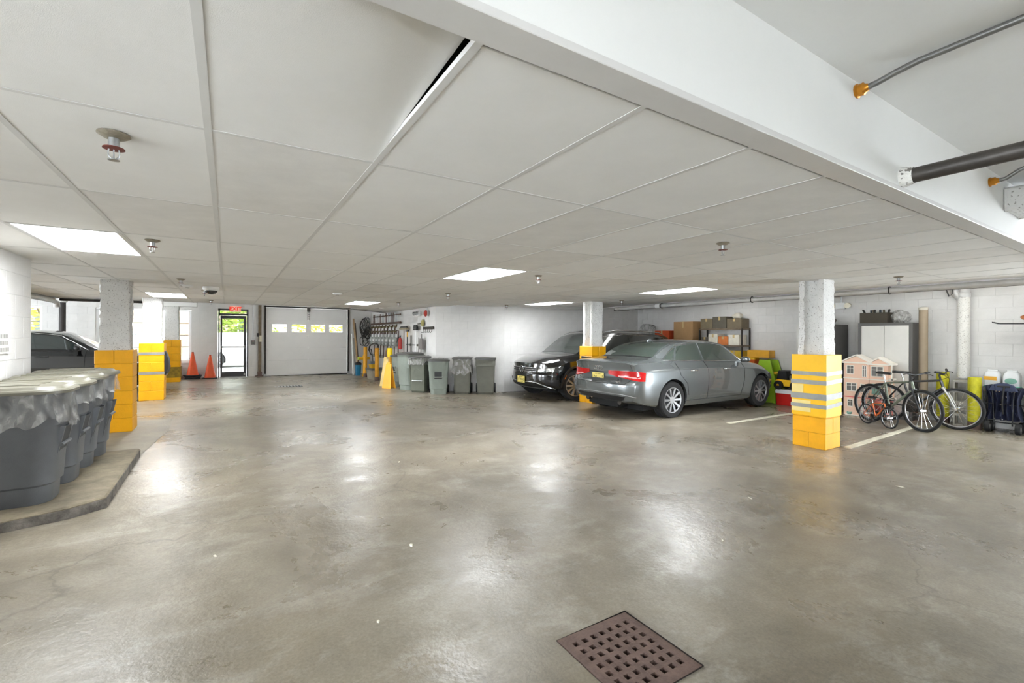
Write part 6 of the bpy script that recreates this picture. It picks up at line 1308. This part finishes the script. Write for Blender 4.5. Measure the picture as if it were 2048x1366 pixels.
t = thing('dome_camera', 'dark dome security camera on the ceiling before the exit door', 'camera', (-.22, 8.62, CZ)); m = MB(); m.lathe([(.11,0),(.115,-.02),(.105,-.05),(.09,-.06)], 24); part(t,'housing',m,WHITEPL,smooth=40); m = MB(); m.lathe([(.088,-.055),(.085,-.075),(.06,-.105),(.03,-.118),(.001,-.122)], 24); part(t,'dome',m,pm('smoked_dome',(34,34,34),.06,spec=.9,var=0),smooth=60)
def detector(label, x, y, r): t = thing('smoke_detector', label, 'detector', (x,y,CZ), 0, 'ceiling smoke detectors'); m = MB(); m.lathe([(r,0),(r,-.012),(r*.85,-.03),(r*.5,-.036),(.001,-.036)], 24); part(t,'case',m,WHITEPL,smooth=35); m = MB(); m.lathe([(r*.4,-.034),(r*.4,-.042),(.001,-.043)],16); part(t,'sensor',m,pm('sensor_grey',(190,188,184),.5),smooth=35)
detector('round white detector beside the dome camera', -.52, 8.55, .075); detector('round white detector on the ceiling in front of the roller door', 1.67, 8.6, .08); detector('small white detector near ceiling edge by the gas meters', 3.55, 12.4, .07)
# pipe along the right edge of the tiled ceiling
t = thing('ceiling_pipe', 'long grey pipe hung under the right edge of the tiled ceiling', 'pipe', (8.36, 0, 2.095)); m = MB(); m.cyl((0,8.35,0),(0,-2.9,0),.042,n=14); part(t,'main_pipe',m,pm('painted_grey_pipe',(186,184,180),.45,.2,var=.12,scale=5),smooth=50)
m = MB(); m.cyl((.10,8.6,-.02),(.10,-2.9,-.02),.020,n=10); part(t,'conduit',m,DARKSTEEL,smooth=50)
for y in (7.0,4.9,2.8,.7): m = MB(); m.tube([(.055*math.cos(a),y,.055*math.sin(a)) for a in [2*PI*q/16 for q in range(16)]],.008,6,closed=True); m.cyl((0,y,.05),(0,y,.07),.008,n=6); part(t,'hanger',m,DARKSTEEL)
for y in (7.1,3.9): m = MB(); m.cyl((0,y-.06,0),(0,y+.06,0),.055,n=14); part(t,'coupling',m,WHITEPL if y > 5 else STEEL,smooth=40)
m = MB(); m.tube([(0,8.35,0),(.02,8.45,0),(.25,8.5,0),(.5,8.5,0)],.042,12); part(t,'elbow',m,MATS['painted_grey_pipe'],smooth=50)
# pipes and cables in front of the soffit
t = thing('iron_pipe', 'thick black iron pipe entering the white soffit at upper right', 'pipe', (2.92, .93, 2.213)); m = MB(); m.cyl((0,.03,0),(0,-3.9,0),.037,n=18); part(t,'pipe',m,pm('painted_iron',(70,66,62),.45,.4,var=.3,scale=9,bump=.3,bscale=25),smooth=50); m = MB(); m.lathe([(.034,0),(.052,.0),(.046,.03),(.040,.05)],18,Matrix.Rotation(PI/2,4,'X')); part(t,'plaster_collar',m,speckle('rough_plaster',(220,218,212),(120,116,110),.9,40,.55,1.0),smooth=40)
def flex(label, x, z, lift):
    t = thing('electric_cable', label, 'cable', (x, .93, z), 0, 'cables with brass connectors on the soffit')
    m = MB(); m.lathe([(.030,0),(.032,.008),(.026,.012),(.028,.03),(.020,.036),(.014,.05)],14,Matrix.Rotation(PI/2,4,'X')); part(t,'connector',m,pm('brass_connector',(196,132,44),.35,.7,var=.15),smooth=35)
    m = MB(); m.tube([(0,-.04,0),(.0,-.08,.004),(0,-.14,lift*.6),(0,-.22,lift),(0,-.5,lift+.004),(0,-3.9,lift+.004)],.013,10); part(t,'sheath',m,pm('grey_cable',(126,126,124),.35,.6,var=.1),smooth=50)
flex('grey armoured cable with brass connector at top right of the soffit', 2.40, 2.505, .028); flex('second grey cable with brass connector farther along the soffit', 4.42, 2.462, .07)
m = MB(); rr = random.Random(2); rings = []
for k in range(12): rings.append([(.22*a*(1+rr.uniform(-.05,.05)), -.05*k, .085*b*(1+rr.uniform(-.12,.12))) for a, b in rrect(2,2,.3,4)])
m.rings(rings); o = single('beam_end', 'sprayed beam end poking out of the soffit at right edge', 'beam', m, MATS['sprayed_column_coating'], (4.98, .925, 2.40), smooth=60)
# notice on the near wall
t = thing('wall_notice', 'faded white stencilled notice on the near left wall', 'notice', (LEFTX+.014, 5.75, 1.325), PI/2); m = MB(); m.box(-.20,.20,-.002,.0,-.10,.10); part(t,'sheet',m,pm('notice_white',(222,220,216),.6,var=.05))
for k, s in enumerate(('NO PARKING',)): pass
m = MB(); rr = random.Random(8)
for row in range(3):
    x = -.18
    while x < .17: w = rr.uniform(.012,.03); m.box(x, x+w, -.004, -.002, .055-.06*row-.018, .055-.06*row+.018); x += w + .012
part(t,'faded_print',m,pm('faded_grey',(150,148,144),.7,var=.1))['kind'] = 'stuff'
# litter on the slab
rr = random.Random(12)
for k, (x, y, lb) in enumerate([(1.03,2.9,'above left of the drain grate'),(-.06,3.35,'in the open floor right of the raised pad'),(.62,2.2,'at lower left of the drain grate'),(5.5,1.75,'far right of the drain grate'),(5.1,9.3,'in front of the end wall cart'),(6.2,9.35,'in front of the black crossover'),(2.9,1.9,'right of the drain grate'),(1.6,4.9,'in the middle of the aisle'),(3.9,2.3,'between drain grate and padded column'),(2.2,8.2,'far down the aisle')]):
    m = MB(); s = rr.uniform(.014,.030); m.rings([[(s*math.cos(a)*rr.uniform(.35,1.6), s*.45*math.sin(a)*rr.uniform(.4,1.4), z) for a in [2*PI*q/6 for q in range(6)]] for z in (0,.004+rr.uniform(0,.004))]); single('paper_scrap', 'tiny pale paper scrap on the floor, ' + lb, 'litter', m, PAPER, (x, y, fz(x)+.002), rr.uniform(0,3), 'paper scraps on the floor')
# ------------------------------------------------------------------ outside the windows
m = MB(); m.box(-40, 40, 17.62, 70, -.35, -.06); struct('ground_outside', m, pm('pale_ground_concrete',(214,212,208),.9,var=.1,scale=.5))['kind'] = 'structure'  # light concrete, tone raised to bounce daylight up to the ceiling
PE = pm('white_car_paint',(226,228,230),.25,var=.02,coat=1.0)
E1 = Car('parked_car', 'white car parked outside beyond the glazed exit door', (.9, 24.6, -.06), 0.0, PE, TB, 4.70, .918, 1.0, 3.79, .352, .20, .34, [(0.2,.1),(.45,0),(.7,0),(1.1,.05),(1.7,.1)], [(0.2,.16),(.34,.05),(.45,.0),(.60,.0),(.68,.025),(.85,.03),(.95,.06),(1.7,.08)], group='cars parked outside')
side_windows(E1, None, [[[(h+2.0,1.09),(h+3.42,1.06)],[(h+2.0,1.50),(h+2.85,1.44)]], [[(h+1.05,1.10),(h+1.94,1.09)],[(h+1.05,1.485),(h+1.94,1.50)]], [[(h+.40,1.12),(h+.98,1.105)],[(h+.62,1.41),(h+.98,1.475)]]], GLASS_D, [])
E1.patch('windshield', GLASS_D, 'front', [[(-.68,1.07),(0,1.10),(.68,1.07)],[(-.58,1.49),(0,1.535),(.58,1.49)]], n=8, rn=6); E1.patch('rear_window', GLASS_D, 'rear', [[(-.55,1.12),(.55,1.12)],[(-.52,1.42),(.52,1.42)]], n=6, rn=4)
for mode in ('left','right'): E1.line('door_seam', SEAM, mode, [(h+1.98,1.07),(h+1.98,.34)], .006); E1.patch('sill_trim', BLACKPL, mode, [[(h+1.5,.30),(h+3.3,.30)],[(h+1.5,.40),(h+3.3,.40)]], n=8, off=.012)
dup(E1.t, (-4.6, 24.9, -.06), PI, 'white car parked outside beyond the windows behind the columns')
dup(E1.t, (7.3, 25.0, -.06), 0, 'white car parked outside beyond the roller door windows')
def leafy(name, label, x, y, z0, r, hgt, trunk, col, n, seed):
    rn = random.Random(seed); t = thing(name, label, 'tree', (x, y, z0), 0, 'trees and bushes outside')
    m = MB(); m.tube([(0,0,0),(.05,.02,trunk*.5),(0,0,trunk+hgt*.3)],[.12,.10,.05],8)
    for k in range(6): a = rn.uniform(0,6.28); m.tube([(0,0,trunk*.8+.1*k),(r*.3*math.cos(a),r*.3*math.sin(a),trunk+hgt*.3),(r*.7*math.cos(a),r*.7*math.sin(a),trunk+hgt*.55)],[.05,.035,.015],6)
    part(t,'trunk',m,pm('bark',(104,88,70),.9,var=.2)); m = MB()
    for k in range(n):
        while True:
            p = Vector((rn.uniform(-1,1),rn.uniform(-1,1),rn.uniform(-1,1)))
            if .25 < p.length < 1: break
        p = Vector((p.x*r, p.y*r, trunk + hgt*(p.z+1)/2)); q = Matrix.Rotation(rn.uniform(0,6.28),3,'Z') @ Matrix.Rotation(rn.uniform(0,6.28),3,'X'); s = rn.uniform(.07,.15)
        m.add([p + q @ Vector(v)*s for v in ((-1,0,0),(0,-.5,.08),(1,0,0),(0,.5,.08))],[(0,1,2,3)])
    o = part(t,'foliage',m,col); o['kind'] = 'stuff'; return t
LG = pm('yellow_green_leaf',(150,170,60),.6,var=.35,scale=2); LG2 = pm('yellow_leaf',(196,186,70),.6,var=.3,scale=2)  # yellow-green and yellow leaf colours
leafy('bush','yellow-green bush seen through the glazed exit door', .6, 29.0, -.1, 1.8, 3.2, .3, LG, 2600, 1)
leafy('tree','leafy tree outside the left-hand window group', -7.4, 30.5, -.1, 2.2, 4.2, 1.2, LG2, 2200, 2)
leafy('tree','thin leafy tree outside the far left window', -12.6, 28.0, -.1, 1.9, 4.0, 1.0, LG, 1800, 3)
leafy('bush','rounded bush outside beyond the roller door', 4.6, 29.5, -.1, 1.8, 3.0, .3, LG2, 1500, 4)
BRK = pm('tan_brick_wall',(196,168,144),.85,var=.12,scale=8)
t = thing('building', 'tan brick house across the street beyond the windows', 'building', (-4.0, 38.0, -.1)); m = MB(); m.box(-7,7,0,6,0,8); part(t,'wall',m,BRK); m = MB(); m.prism([(-7.4,0),(7.4,0),(6,1.6),(-6,1.6)],-6.3,.3,Matrix.Translation((0,0,8)) @ Matrix.Rotation(PI/2,4,'X')); part(t,'roof',m,pm('grey_shingle',(120,112,106),.9))
for k in range(5):
    for zz_ in (1.0,4.3): m = MB(); m.box(-5.8+2.6*k,-4.7+2.6*k,-.06,.0,zz_,zz_+1.7); w = part(t,'window',m,FRAME); m = MB(); m.box(-5.7+2.6*k,-4.8+2.6*k,-.07,-.05,zz_+.1,zz_+1.6); part(w,'pane',m,pm('house_glass',(90,104,116),.1,var=0))
